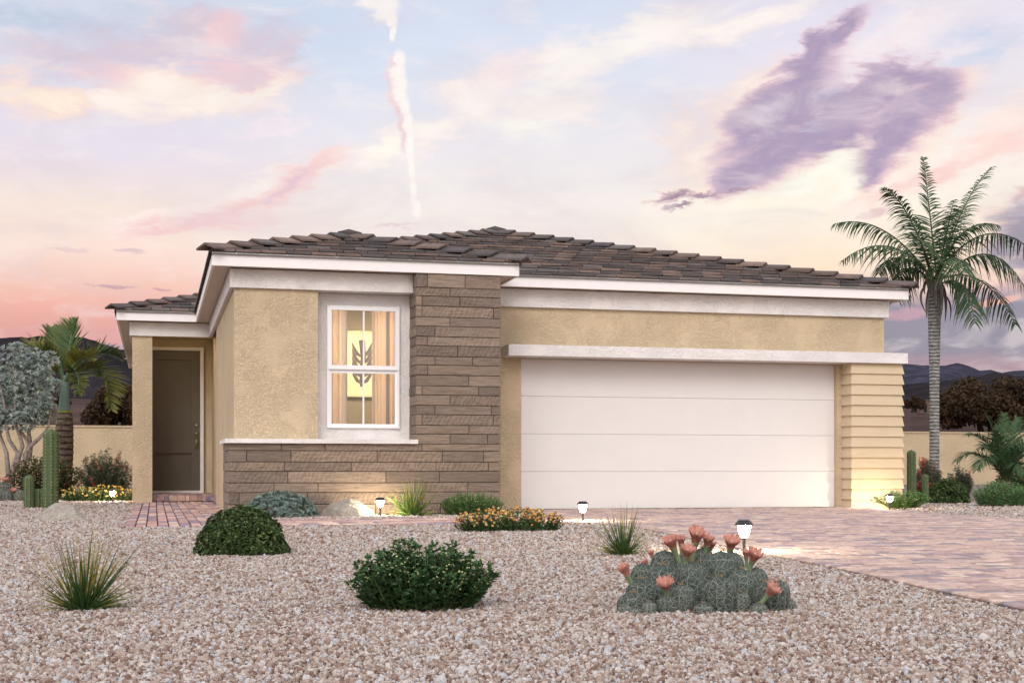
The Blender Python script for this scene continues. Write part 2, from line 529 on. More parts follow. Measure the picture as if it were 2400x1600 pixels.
# roof -----------------------------------------------------------------------
PITCH, ZE = .28, EZ1 - .018
r0 = .035
ex0, ex1, eyb, eyg, eyp, exp_, exb = FX0 - r0, FX1 + r0, FYB - r0, FYG - r0, FYP - r0, FXP - r0, FXB + r0
yr = YR + r0
hb = (exb - ex0) / 2; pk_b = (ex0 + hb, eyb + hb)
hm = (ex1 - ex0) / 2; pk_m = (ex0 + hm, eyg + hm)
jn = (pk_b[0], eyg + (exb - pk_b[0]))
hw = (ex1 - exp_) / 2
def clip_poly(poly, clip):
    """Sutherland-Hodgman, clip polygon convex and counter-clockwise"""
    out = poly
    for i in range(len(clip)):
        ax, ay = clip[i]; bx, by = clip[(i + 1) % len(clip)]
        inp = out; out = []
        if not inp: break
        def side(p): return (bx - ax) * (p[1] - ay) - (by - ay) * (p[0] - ax)
        for j in range(len(inp)):
            p, q = inp[j], inp[(j + 1) % len(inp)]
            sp, sq = side(p), side(q)
            if sp >= -1e-9: out.append(p)
            if (sp > 1e-9 and sq < -1e-9) or (sp < -1e-9 and sq > 1e-9):
                tt = sp / (sp - sq); out.append((p[0] + (q[0] - p[0]) * tt, p[1] + (q[1] - p[1]) * tt))
    return out
def area(p):
    return .5 * sum(p[i][0] * p[(i + 1) % len(p)][1] - p[(i + 1) % len(p)][0] * p[i][1] for i in range(len(p)))
tile_pal = [(.135, .098, .085), (.105, .085, .082), (.085, .073, .075), (.16, .115, .098), (.075, .062, .062), (.13, .112, .108), (.19, .135, .115), (.10, .078, .072)]
rng = random.Random(5)
tm = MB(); deck = MB()
def slope(poly, o, e, n_, exposure=.345, wid=.315, phase=0.0):
    """tiles on one roof plane: o eave origin, e along the eave, n_ up the slope (plan unit vectors)"""
    if area(poly) < 0: poly = poly[::-1]
    us = [(p[0] - o[0]) * e[0] + (p[1] - o[1]) * e[1] for p in poly]
    vs = [(p[0] - o[0]) * n_[0] + (p[1] - o[1]) * n_[1] for p in poly]
    dk = [(p[0], p[1], ZE + PITCH * v - .012) for p, v in zip(poly, vs)]
    deck.add(dk, [tuple(range(len(dk)))])
    nrow = int(max(vs) / exposure) + 1
    for i in range(nrow):
        u = math.floor(min(us) / wid) * wid - wid + (.5 * wid if i % 2 else 0) + phase + rng.uniform(-.03, .03)
        while u < max(us):
            g = .006
            v0, v1 = i * exposure - .0, (i + 1) * exposure + .07
            rect = [(u + g, v0), (u + wid - g, v0), (u + wid - g, v1), (u + g, v1)]
            pl = [(o[0] + e[0] * q[0] + n_[0] * q[1], o[1] + e[1] * q[0] + n_[1] * q[1]) for q in rect]
            if area(pl) < 0: pl = pl[::-1]
            c = clip_poly(pl, poly)
            if len(c) > 2 and abs(area(c)) > .002:
                col = rng.choice(tile_pal); k = rng.uniform(.85, 1.2); col = tuple(x * k for x in col)
                dz = rng.uniform(-.003, .003)
                top = []; bot = []
                for p in c:
                    v = (p[0] - o[0]) * n_[0] + (p[1] - o[1]) * n_[1]
                    lift = .050 - .045 * (v - v0) / (v1 - v0) + dz
                    top.append((p[0], p[1], ZE + PITCH * v + lift)); bot.append((p[0], p[1], ZE + PITCH * v + lift - .030))
                m = len(c)
                tm.add(top + bot, [tuple(range(m)), tuple(range(2 * m - 1, m - 1, -1))] +
                       [(j, m + j, m + (j + 1) % m, (j + 1) % m) for j in range(m)], col)
            u += wid
slope([(ex0, eyb), (exb, eyb), pk_b], (ex0, eyb), (1, 0), (0, 1))
slope([(exb, eyg), (ex1, eyg), pk_m, jn], (ex0, eyg), (1, 0), (0, 1))
slope([(exb, eyb), (exb, eyg), jn, pk_b], (exb, eyb), (0, 1), (-1, 0))
yv = eyp + (pk_m[0] - ex0)
slope([(ex0, eyb), pk_b, jn, (ex0, jn[1])], (ex0, eyb), (0, 1), (1, 0))
slope([(ex0, jn[1]), jn, pk_m, (pk_m[0], yv), (ex0, eyp)], (ex0, eyb), (0, 1), (1, 0))
slope([(exp_, eyp), (ex0, eyp), (pk_m[0], yv), (exp_ + hw, eyp + hw)], (exp_, eyp), (1, 0), (0, 1))
slope([(exp_, eyp), (exp_ + hw, eyp + hw), (exp_ + hw, yr - 5.76), (exp_, yr)], (exp_, eyp), (0, 1), (1, 0))
slope([(ex1, eyg), (ex1, yr), (exp_ + hw, yr - 5.76), (exp_ + hw, eyp + hw), pk_m], (ex1, eyg), (0, 1), (-1, 0))
slope([(exp_, yr), (ex1, yr), (exp_ + hw, yr - 5.76)], (exp_, yr), (1, 0), (0, -1))
roof = part(tm, 'roof', 'tile')
subpart(deck, 'roof_deck', plain('roof_underlay', (.03, .028, .028), .9), roof)
def caps(a, b, va, vb, expo=.40):
    """ridge or hip caps from a to b (plan), va/vb distance up the slope at each end"""
    A = np.array([a[0], a[1], ZE + PITCH * va]); B = np.array([b[0], b[1], ZE + PITCH * vb])
    L = np.linalg.norm(B - A); T = (B - A) / L
    S = np.cross(T, (0, 0, 1)); S /= np.linalg.norm(S); U = np.cross(S, T)
    n = int(round(L / expo)); ex = L / n; hc = MB()
    for i in range(n):
        col = rng.choice(tile_pal); k = rng.uniform(.85, 1.25); col = tuple(x * k for x in col)
        s0, s1 = i * ex - (.06 if i == 0 else .0), (i + 1) * ex + .06
        V = []
        for s_, l_, wd in ((s0, .075, .150), (s1, .030, .135)):
            c = A + T * s_ + U * l_
            hgt = .052
            for (sx, hz) in ((-wd, -.010), (0, hgt), (wd, -.010), (wd, -.036), (0, hgt - .028), (-wd, -.036)):
                V.append(c + S * sx + U * hz)
        Fs = [(0, 1, 7, 6), (1, 2, 8, 7), (2, 3, 9, 8), (3, 4, 10, 9), (4, 5, 11, 10), (5, 0, 6, 11),
              (0, 5, 4, 1), (1, 4, 3, 2), (6, 7, 10, 11), (7, 8, 9, 10)]
        hc.add(V, Fs, col)
    subpart(hc, 'hip_cap', 'tile', roof)
caps((ex0, eyb), pk_b, 0, hb); caps((exb, eyb), pk_b, 0, hb)
caps((ex1, eyg), pk_m, 0, hm)
caps(jn, pk_m, jn[0] - ex0, hm)
caps(pk_b, jn, hb, hb)
caps((exp_, eyp), (exp_ + hw, eyp + hw), 0, hw)
caps(pk_m, (pk_m[0], yv), hm, hm)
caps((ex1, yr), (exp_ + hw, yr - 5.76), 0, 5.76)
caps((exp_, yr), (exp_ + hw, yr - 5.76), 0, 5.76)
for pk, hh in ((pk_b, hb), (pk_m, hm)):                     # small peak pieces
    hc = MB()
    z = ZE + PITCH * hh + .12
    hc.add([(pk[0] - .17, pk[1] - .10, z - .03), (pk[0] + .17, pk[1] - .10, z - .03), (pk[0] + .16, pk[1] + .2, z - .03), (pk[0] - .16, pk[1] + .2, z - .03), (pk[0], pk[1], z + .03),
            (pk[0] - .17, pk[1] - .10, z - .07), (pk[0] + .17, pk[1] - .10, z - .07)],
           [(0, 1, 4), (1, 2, 4), (2, 3, 4), (3, 0, 4), (5, 6, 1, 0)], tile_pal[4])
    subpart(hc, 'peak_cap', 'tile', roof)

# plank cladding ---------------------------------------------------------------
pkm = MB(); YPK = 17.72
wood_pal = [(.225, .172, .135), (.195, .150, .120), (.255, .197, .155), (.21, .163, .131), (.175, .136, .110), (.24, .183, .142)]
def plank(x0, x1, z0, z1, yf, yb, axis='x', face=-1):
    """bevelled plank; axis x: front face at y=yf; axis y: x0..x1 run along y, face at x=yf"""
    g = .003; bv = .006; x0 += g; x1 -= g; z0 += g; z1 -= g
    col = rng.choice(wood_pal); k = rng.uniform(.92, 1.1); col = tuple(c * k for c in col)
    rn = (rng.random(), rng.random(), rng.random())
    s = 1 if yb > yf else -1
    P = []
    for (u, z) in ((x0 + bv, z0 + bv), (x1 - bv, z0 + bv), (x1 - bv, z1 - bv), (x0 + bv, z1 - bv)): P.append((u, yf, z))
    for (u, z) in ((x0, z0), (x1, z0), (x1, z1), (x0, z1)): P.append((u, yf + s * bv, z))
    for (u, z) in ((x0, z0), (x1, z0), (x1, z1), (x0, z1)): P.append((u, yb, z))
    if axis == 'y': P = [(p[1], p[0], p[2]) for p in P]
    Fs = [(0, 1, 2, 3)] + [(j, 4 + j, 4 + (j + 1) % 4, (j + 1) % 4) for j in range(4)] + [(4 + j, 8 + j, 8 + (j + 1) % 4, 4 + (j + 1) % 4) for j in range(4)]
    pkm.add(P, Fs, col, rn)
rows = []
z = .893; hs = [.093, .143, .118, .146, .122, .150, .130]
for h_ in hs:
    rows.append((z - h_, z)); z -= h_
rows_up = []
z = .893
i = 0
while z < EZ0 - .02:
    h_ = (.128, .112, .138, .120, .134, .118, .142)[i % 7]
    z1 = min(EZ0, z + h_)
    if EZ0 - z1 < .05: z1 = EZ0
    rows_up.append((z, z1)); z = z1; i += 1
XPL, XPR = .891, 4.398
for (z0, z1) in rows:
    jt = rng.uniform(-.006, .006)
    cuts = [XPL]; x = XPL + rng.uniform(.1, .9)
    while x < XPR - .15:
        cuts.append(x); x += rng.choice((.55, .85, 1.1, 1.25, .7))
    cuts.append(XPR)
    for c0, c1 in zip(cuts[:-1], cuts[1:]): plank(c0, c1, z0, z1, YPK + jt + rng.uniform(-.003, .003), 17.92)
    y = YPK + .09; cuts = [y]; y += rng.uniform(.3, .9); cuts.append(y); cuts.append(19.04)
    for c0, c1 in zip(cuts[:-1], cuts[1:]): plank(c0, c1, z0, z1, XPL + jt + .001, 1.0, 'y')
for (z0, z1) in rows_up:
    jt = rng.uniform(-.006, .006)
    cuts = [3.27]; x = 3.27 + rng.choice((.08, .25, .45, .7, .15, .95, .55))
    while x < XPR - .06:
        cuts.append(x); x += rng.choice((.5, .75, .95, 1.2))
    cuts.append(XPR)
    for c0, c1 in zip(cuts[:-1], cuts[1:]): plank(c0, c1, z0, z1, YPK + jt + rng.uniform(-.003, .003), 17.95)
    plank(YPK + .03, 18.162, z0, z1, 3.262 + jt, 3.40, 'y')
    plank(YPK + .03, 18.90, z0, z1, XPR + .004 + jt, 4.30, 'y')
for (z0, z1) in rows:
    plank(YPK + .03, 18.90, z0, z1, XPR + .004, 4.30, 'y')
part(pkm, 'plank_cladding', 'wood')
bk = MB()
bk.box(XPL + .02, YPK + .02, -.2, XPR - .03, 17.948, .885)
bk.box(XPL + .02, 17.948, -.2, .97, 19.03, .885)
bk.box(3.285, YPK + .02, .885, XPR - .03, 18.44, EZ0 + .01)
part(bk, 'cladding_backing', plain('cladding_backing', (.02, .018, .016), .9))
lg = MB()
lg.box(.845, 17.655, .893, 3.286, 18.165, .948)
lg.box(.845, 18.165, .893, .972, 19.10, .948)
part(lg, 'ledge', 'white_stucco')

# garage door ------------------------------------------------------------------
gd = MB(); gx0, gx1 = 5.0, 9.886; ph = 2.134 / 4
for i in range(4):
    z0, z1 = i * ph + (.0012), (i + 1) * ph - .0012
    b_ = .004
    y0, y1 = 19.050, 19.095
    P = [(gx0, y0 + b_, z0), (gx1, y0 + b_, z0), (gx1, y0 + b_, z1), (gx0, y0 + b_, z1),
         (gx0, y0, z0 + b_), (gx1, y0, z0 + b_), (gx1, y0, z1 - b_), (gx0, y0, z1 - b_),
         (gx0, y1, z0), (gx1, y1, z0), (gx1, y1, z1), (gx0, y1, z1)]
    gd.add(P, [(4, 5, 6, 7), (0, 1, 5, 4), (7, 6, 2, 3), (0, 8, 9, 1), (3, 2, 10, 11), (8, 11, 10, 9)])
gd.box(gx0, 19.10, 0, gx1, 19.12, 2.134)
part(gd, 'garage_door', 'garage')
gt = MB(); gt.box(4.73, 18.60, 2.136, 10.86, 18.958, 2.290)
part(gt, 'garage_door_lintel', 'white_stucco')

# lap siding pier ----------------------------------------------------------------
sd = MB(); sx0, sx1, sy0 = 9.985, 10.80, 18.68
z = 2.136; k = 0
while z > 0.0:
    z0 = max(-.05, z - .155)
    t0, t1 = .030, .003                      # projection at the foot and the head of each board
    P = []
    for (zz, t_) in ((z0, t0), (z, t1)):
        P += [(sx0 - t_, sy0 - t_, zz), (sx1 + t_, sy0 - t_, zz), (sx1 + t_, 18.958, zz), (sx0 - t_, 18.958, zz)]
    sd.add(P, [(0, 1, 5, 4), (1, 2, 6, 5), (3, 0, 4, 7), (0, 3, 2, 1), (4, 5, 6, 7)])
    z = z0
    k += 1
    if z <= -.04: break
part(sd, 'siding_pier', 'siding')

# front door -------------------------------------------------------------------
dr = MB(); dx0, dx1, dz0, dz1, dy = -.11, .805, .178, 2.727, 26.10
yb = dy + .04
def frame_ring(mb, x0, x1, z0, z1, t, ya, yb_):
    mb.box(x0, ya, z0, x0 + t, yb_, z1); mb.box(x1 - t, ya, z0, x1, yb_, z1)
    mb.box(x0 + t, ya, z0, x1 - t, yb_, z0 + t); mb.box(x0 + t, ya, z1 - t, x1 - t, yb_, z1)
dr.box(dx0, dy, dz0, dx0 + .12, yb, dz1); dr.box(dx1 - .15, dy, dz0, dx1, yb, dz1)
dr.box(dx0 + .12, dy, dz0, dx1 - .15, yb, dz0 + .22); dr.box(dx0 + .12, dy, dz1 - .17, dx1 - .15, yb, dz1)
dr.box(dx0 + .12, dy, .86, dx1 - .15, yb, 1.08)
dr.box(dx0 + .12, dy + .036, dz0 + .22, dx1 - .15, yb - .003, .86)
dr.box(dx0 + .12, dy + .036, 1.08, dx1 - .15, yb - .003, dz1 - .17)
door = part(dr, 'front_door', 'door_paint')
fr = MB(); fr.box(dx1 + .002, dy - .04, .131, .869, 26.158, 2.785); fr.box(dx0 - .06, dy - .04, 2.729, dx1 + .002, 26.158, 2.785)
fr.box(dx0 - .06, dy - .04, .131, dx1 + .002, 26.158, .176); fr.box(dx0 - .06, dy - .04, .176, dx0 - .002, 26.158, 2.729)
subpart(fr, 'door_frame', 'white_stucco', door)
hd = MB(); hx = .735
hd.tube([(hx, dy - .03, 1.19), (hx, dy - .065, 1.16), (hx, dy - .07, 1.08), (hx, dy - .06, .99), (hx, dy - .02, .965)], [.011, .012, .014, .011, .009], 8)
hd.box(hx - .025, dy - .012, 1.13, hx + .025, dy - .001, 1.24); hd.box(hx - .016, dy - .012, .94, hx + .016, dy - .001, .99)
hd.tube([(hx, dy - .012, 1.215), (hx + .0, dy - .045, 1.215)], [.016, .02], 10)
subpart(hd, 'handle', 'brass', door, True)
lk = MB(); lk.tube([(hx, dy - .001, 1.37), (hx, dy - .02, 1.37), (hx, dy - .03, 1.37)], [.030, .028, .016], 14)
subpart(lk, 'lock', 'brass', door)

# porch step of pavers ------------------------------------------------------------
pav_pal = [(.40, .24, .22), (.33, .21, .21), (.46, .31, .26), (.28, .20, .23), (.52, .38, .31), (.24, .20, .24), (.43, .27, .23), (.49, .34, .30)]
ps = MB(); x = -.04
ps.box(-.04, 24.93, -.1, 1.0, 26.06, .112, (.12, .10, .09))
while x < 1.0:
    wd = rng.choice((.07, .07, .14, .14)); x1 = min(1.0, x + wd)
    c = rng.choice(pav_pal); k = rng.uniform(.75, 1.05); c = tuple(v * k for v in c)
    ps.box(x + .004, 24.885, .012, x1 - .004, 24.932, .112, c); x = x1
x = -.04
while x < 1.0:
    x1 = min(1.0, x + .14); c = rng.choice(pav_pal)
    y = 24.88
    while y < 26.0:
        ps.box(x + .004, y + .004, .108, x1 - .004, y + .23, .130, tuple(v * .9 for v in rng.choice(pav_pal))); y += .237
    x = x1
y = 23.2
while y < 24.86:
    ps.box(.985, y + .004, .0, 1.018, min(24.88, y + .19), .11, tuple(v * .85 for v in rng.choice(pav_pal))); y += .2
part(ps, 'porch_step', 'paver')
pl_ = MB(); pl_.box(.2, 24.935, 2.905, .8, 25.03, 2.928)
part(pl_, 'porch_light', 'porchlamp')

# window ------------------------------------------------------------------------
wy = 18.125
wf = MB()
zm0, zm1 = 1.866, 1.932
frame_ring(wf, wx0, wx1, wz0, wz1, .030, wy, 18.20)
window = part(wf, 'window', 'window_white')
us_ = MB(); frame_ring(us_, wx0 + .002, wx1 - .002, zm0, wz1 - .002, .055, wy - .012, 18.17)
us_.box(2.640, wy + .005, zm0 + .055, 2.662, 18.15, wz1 - .057)
subpart(us_, 'upper_sash', 'window_white', window)
ls = MB(); frame_ring(ls, wx0 + .012, wx1 - .012, wz0 + .008, zm0 - .001, .046, wy + .022, 18.19)
ls.box(2.640, wy + .03, wz0 + .054, 2.662, 18.17, zm0 - .047)
subpart(ls, 'lower_sash', 'window_white', window)
for nm, z0, z1 in (('pane', zm0 + .05, wz1 - .05), ('pane', wz0 + .05, zm0 - .04)):
    gp = MB(); gp.box(wx0 + .05, 18.157, z0, wx1 - .05, 18.162, z1)
    subpart(gp, nm, 'glass', window)

# room behind the window -----------------------------------------------------------
rm = MB(); rx0, rx1, ry0, ry1, rz0, rz1 = 1.13, 3.9, 18.31, 20.9, .05, 3.03
rm.box(rx0, ry1, rz0, rx1, ry1 + .05, rz1); rm.box(rx0 - .05 + .05, ry0, rz0 - .05, rx1, ry1, rz0)
rm.box(rx0, ry0, rz1, rx1, ry1, rz1 + .05); rm.box(rx0 - .005, ry0, rz0, rx0 + .03, ry1, rz1); rm.box(rx1, ry0, rz0, rx1 + .05, ry1, rz1)
part(rm, 'room_interior', plain('interior_paint', (.30, .25, .185), .8, .03))
cl = MB(); cl.box(2.4, 19.2, 2.99, 3.7, 20.0, 3.005); part(cl, 'ceiling_lamp', 'roomlamp')

# curtains and picture (hang in the room: things of their own)
def curtain(x0, x1, label, stripes, seed):
    mb = MB(); rs = np.random.RandomState(seed); n = 90
    t = np.linspace(0, 1, n); xs = x0 + (x1 - x0) * t
    ys = 18.36 + .03 * np.sin(t * (x1 - x0) * 62 + seed) + .012 * np.sin(t * 31 + 1)
    V = []; C = []
    for zz, k in ((1.0, 1.0), (1.9, .85), (2.74, .7)):
        for i in range(n):
            V.append((xs[i], 18.36 + (ys[i] - 18.36) * k, zz))
            c = stripes[-1][1]
            for lim, cc in stripes:
                if t[i] <= lim: c = cc; break
            C.append(c)
    F = [(r * n + i, r * n + i + 1, (r + 1) * n + i + 1, (r + 1) * n + i) for r in range(2) for i in range(n - 1)]
    mb.add(V, F); mb.C[-1] = np.array(C)
    o = mb.build('curtain', 'curtain', None, origin=((x0 + x1) / 2, 18.36, 1.0), smooth=True)
    tag(o, label, 'curtain', 'curtains inside the window')
M['curtain'] = attr_mat('curtain_fabric', .9, .1, .05, 60, transl=.5)
pe, mv, dk_ = (.96, .77, .62), (.70, .60, .57), (.34, .27, .26)
curtain(2.17, 2.47, 'peach and taupe striped curtain at the window side nearest the front door', [(.26, mv), (.72, pe), (1.0, mv)], 1)
curtain(2.80, 3.17, 'peach and taupe striped curtain at the window side against the plank cladding', [(.10, mv), (.50, pe), (.62, dk_), (.8, pe), (.88, mv), (1.0, pe)], 2)

py_ = 20.86
c1 = atz(848, 853, depth_of((3.1, py_)))
pic = thing('framed_picture', (c1[0], py_, c1[2] - .47), 'tall cream picture of dark branching leaves on the room wall', 'picture')
cx, cz = c1[0], c1[2]
pm = MB(); pm.box(cx - .26, py_, cz - .47, cx + .26, py_ + .035, cz + .47)
pm.build('canvas', plain('cream_canvas', (.88, .84, .60), .7, .02), pic)
lf = MB(); rs = np.random.RandomState(3)
lf.tube([(cx, py_ - .002, cz - .34), (cx - .01, py_ - .002, cz - .1), (cx + .02, py_ - .002, cz + .1), (cx, py_ - .002, cz + .36)], [.03, .035, .04, .05], 4, (.12, .10, .11))
for i in range(7):
    for s in (-1, 1):
        z0 = cz - .30 + i * .1; pts = [(cx, py_ - .004, z0), (cx + s * .07, py_ - .004, z0 + .05), (cx + s * .12, py_ - .004, z0 + .13), (cx + s * .15, py_ - .004, z0 + .22)]
        if z0 + .22 < cz + .40: lf.tube(pts, [.012, .028, .024, .004], 4, (.14, .12, .13))
lf.V[0:] = [np.column_stack([v[:, 0], py_ - .003 + (v[:, 1] - py_) * .1, v[:, 2]]) for v in lf.V]
lf.build('leaf_motif', attr_mat('print_ink', .7), pic)
fr = MB(); frame_ring(fr, cx - .285, cx + .285, cz - .495, cz + .495, .022, py_ - .012, py_ + .036)
fr.build('frame', plain('cream_frame', (.80, .76, .55), .5), pic)

# ================================================================= GROUND, DRIVE, PATH
def grid_ground():
    xs = np.concatenate([-np.geomspace(4000, 20, 24), np.linspace(-15, 25, 9), np.geomspace(30, 5000, 24)])
    ys = np.concatenate([-np.geomspace(2500, 10, 10), np.linspace(-5, 52, 12), np.geomspace(56, 5000, 36)])
    V = []
    rs = np.random.RandomState(2)
    for y in ys:
        for x in xs:
            z = -.06
            if y > 52:
                r = min(y, 420); z = -.06 + .0585 * (r - 50) + (.5 * math.sin(x * .05 + y * .03) * min(1, (y - 52) / 60))
            V.append((x, y, z))
    n = len(xs)
    F = [(j * n + i, j * n + i + 1, (j + 1) * n + i + 1, (j + 1) * n + i) for j in range(len(ys) - 1) for i in range(n - 1)]
    mb = MB(); mb.add(V, F); o = mb.build('ground', 'desert', None, smooth=True, colattr=False)
    tag(o, kind='structure')
grid_ground()
gs = MB(); gs.add([(-25, -4, GZ), (45, -4, GZ), (45, 48.6, GZ), (-25, 48.6, GZ)], [(0, 1, 2, 3)])
tag(gs.build('gravel_ground', 'gravel_sheet', None, colattr=False), kind='structure')

def g2(x, y):
    p = gnd(x, y, 0.0); return (p[0], p[1])
drive_l = [g2(1256, 1198), g2(1352, 1216), g2(1506, 1235), g2(1609, 1257), g2(1736, 1282), g2(1868, 1308.5), g2(2000, 1335), g2(2400, 1422)]
drive_l[0] = (4.9, 18.0)
e1, e2 = drive_l[-2], drive_l[-1]
ext = (e2[0] + (e2[0] - e1[0]) * 1.2, e2[1] + (e2[1] - e1[1]) * 1.2)
drive_l.append(ext)
drive_r = [(9.2, ext[1]), (9.62, 14.0), (9.68, 15.84), (10.1, 18.0), (10.3, 18.655)]
def inpoly(x, y, poly):
    c = False; n = len(poly); j = n - 1
    for i in range(n):
        xi, yi = poly[i]; xj, yj = poly[j]
        if (yi > y) != (yj > y) and x < (xj - xi) * (y - yi) / (yj - yi + 1e-12) + xi: c = not c
        j = i
    return c
DRIVE = [(4.42, 18.95), (4.9, 18.0)] + drive_l[1:] + drive_r + [(9.96, 18.655), (9.96, 18.95)]
def edge_x(y, pts):
    pts = sorted(pts, key=lambda p: p[1])
    for a_, b_ in zip(pts[:-1], pts[1:]):
        if a_[1] <= y <= b_[1]:
            return a_[0] + (b_[0] - a_[0]) * (y - a_[1]) / (b_[1] - a_[1] + 1e-9)
    return pts[0][0] if y < pts[0][1] else pts[-1][0]
def paver(mb, poly, col, top=0.0, thick=.05, bv=.006):
    """poly: small convex quad (ccw), bevelled upper edge"""
    c = np.mean(poly, axis=0); P = np.array(poly)
    ins = c + (P - c) * (1 - bv * 2.4 / max(.05, np.linalg.norm(P[0] - c)))
    m = len(P)
    V = [(p[0], p[1], top) for p in ins] + [(p[0], p[1], top - bv) for p in P] + [(p[0], p[1], top - thick) for p in P]
    F = [tuple(range(m))] + [(j, m + j, m + (j + 1) % m, (j + 1) % m) for j in range(m)] + [(m + j, 2 * m + j, 2 * m + (j + 1) % m, m + (j + 1) % m) for j in range(m)]
    mb.add(V, F, col)
dpal = [(.60, .43, .37), (.54, .38, .33), (.63, .48, .40), (.42, .30, .31), (.66, .51, .42), (.32, .24, .28), (.58, .41, .34), (.54, .41, .36), (.60, .45, .38), (.27, .24, .28), (.48, .34, .31)]
dv = MB(); rng = random.Random(11)
y = ext[1]
DRIVE_L2 = [(4.42, 18.95), (4.9, 18.0)] + drive_l[1:]
row = 0
while y < 18.94:
    h_ = rng.choice((.10, .10, .15, .15)); y1 = min(18.945, y + h_)
    if y1 - y < .03: break
    L0, L1 = edge_x(y, DRIVE_L2), edge_x(y1, DRIVE_L2)
    if y < 18.655: R0, R1 = edge_x(y, drive_r), edge_x(min(y1, 18.655), drive_r)
    else: R0 = R1 = 9.955
    if y < 18.655 < y1: y1 = 18.655
    # border course along both edges
    x = 0.0; W = (R0 + R1) / 2 - (L0 + L1) / 2
    while x < W - .02:
        wd = rng.choice((.10, .15, .20, .23, .15)) if x > 0 else .12
        x1 = min(W, x + wd)
        if W - x1 < .06: x1 = W
        def P(u, v):
            l = L0 if v == 0 else L1; r = R0 if v == 0 else R1
            return (l + (r - l) * u / W, y if v == 0 else y1)
        g = .0035 / 1
        q = [P(x + g, 0), P(x1 - g, 0), P(x1 - g, 1), P(x + g, 1)]
        q = [(q[0][0], q[0][1] + g), (q[1][0], q[1][1] + g), (q[2][0], q[2][1] - g), (q[3][0], q[3][1] - g)]
        c = rng.choice(dpal); c = tuple(.75 * v + .25 * m_ for v, m_ in zip(c, (.54, .41, .36))); k = rng.uniform(.80, 1.02)
        paver(dv, q, tuple(v * k for v in c), top=rng.uniform(-.003, .002))
        x = x1
    y = y1; row += 1
o = dv.build('driveway', 'paver', None); tag(o, kind='structure')
db = MB(); pts = DRIVE_L2 + drive_r + [(9.96, 18.655), (9.96, 18.948)]
db.add([(p[0], p[1], -.012) for p in pts], [tuple(range(len(pts)))])
tag(db.build('driveway_joint_sand', plain('joint_sand', (.10, .075, .065), .95), None), kind='structure')

wk = MB(); WX0, WX1 = -.30, .885
def path_block(x0, x1, y0, y1, pw=.11, pl=.52):
    x = x0; c_ = 0
    while x < x1 - .03:
        xx = min(x1, x + pw)
        y = y0 - (.26 if c_ % 2 else 0)
        while y < y1 - .02:
            ya, yb_ = max(y0, y), min(y1, y + pl)
            if yb_ - ya > .04:
                c = rng.choice(pav_pal); k = rng.uniform(1.0, 1.3)
                paver(wk, [(x + .005, ya + .012), (xx - .005, ya + .012), (xx - .005, yb_ - .012), (x + .005, yb_ - .012)], tuple(v * k for v in c), top=rng.uniform(-.003, .003), bv=.012)
            y += pl
        x = xx; c_ += 1
path_block(-.30, .885, 14.5, 19.04)
path_block(-.30, .97, 19.04, 24.88)
xe = edge_x(15.1, DRIVE_L2)
path_block(.885, 4.66, 14.5, 15.86, .20, .20)
tag(wk.build('walkway', 'paver', None), kind='structure')
wb = MB()
wb.add([(-.30, 14.5, -.014), (.885, 14.5, -.014), (.885, 24.88, -.014), (-.30, 24.88, -.014)], [(0, 1, 2, 3)])
wb.add([(.885, 14.5, -.014), (4.66, 14.5, -.014), (4.66, 15.86, -.014), (.885, 15.86, -.014)], [(0, 1, 2, 3)])
wb.add([(.885, 19.04, -.014), (.97, 19.04, -.014), (.97, 24.88, -.014), (.885, 24.88, -.014)], [(0, 1, 2, 3)])
tag(wb.build('walkway_joint_sand', 'desert', None), kind='structure')

# perimeter wall
pw = MB(); pw.box(-25, 48.6, -.2, 45, 48.8, 1.97)
pw.box(-25, 48.56, 1.97, 45, 48.84, 2.03)
o = pw.build('garden_wall', 'wallstucco', None, origin=(6, 48.7, 0))
tag(o, 'low tan stucco garden wall running behind the house and palms', 'garden wall')

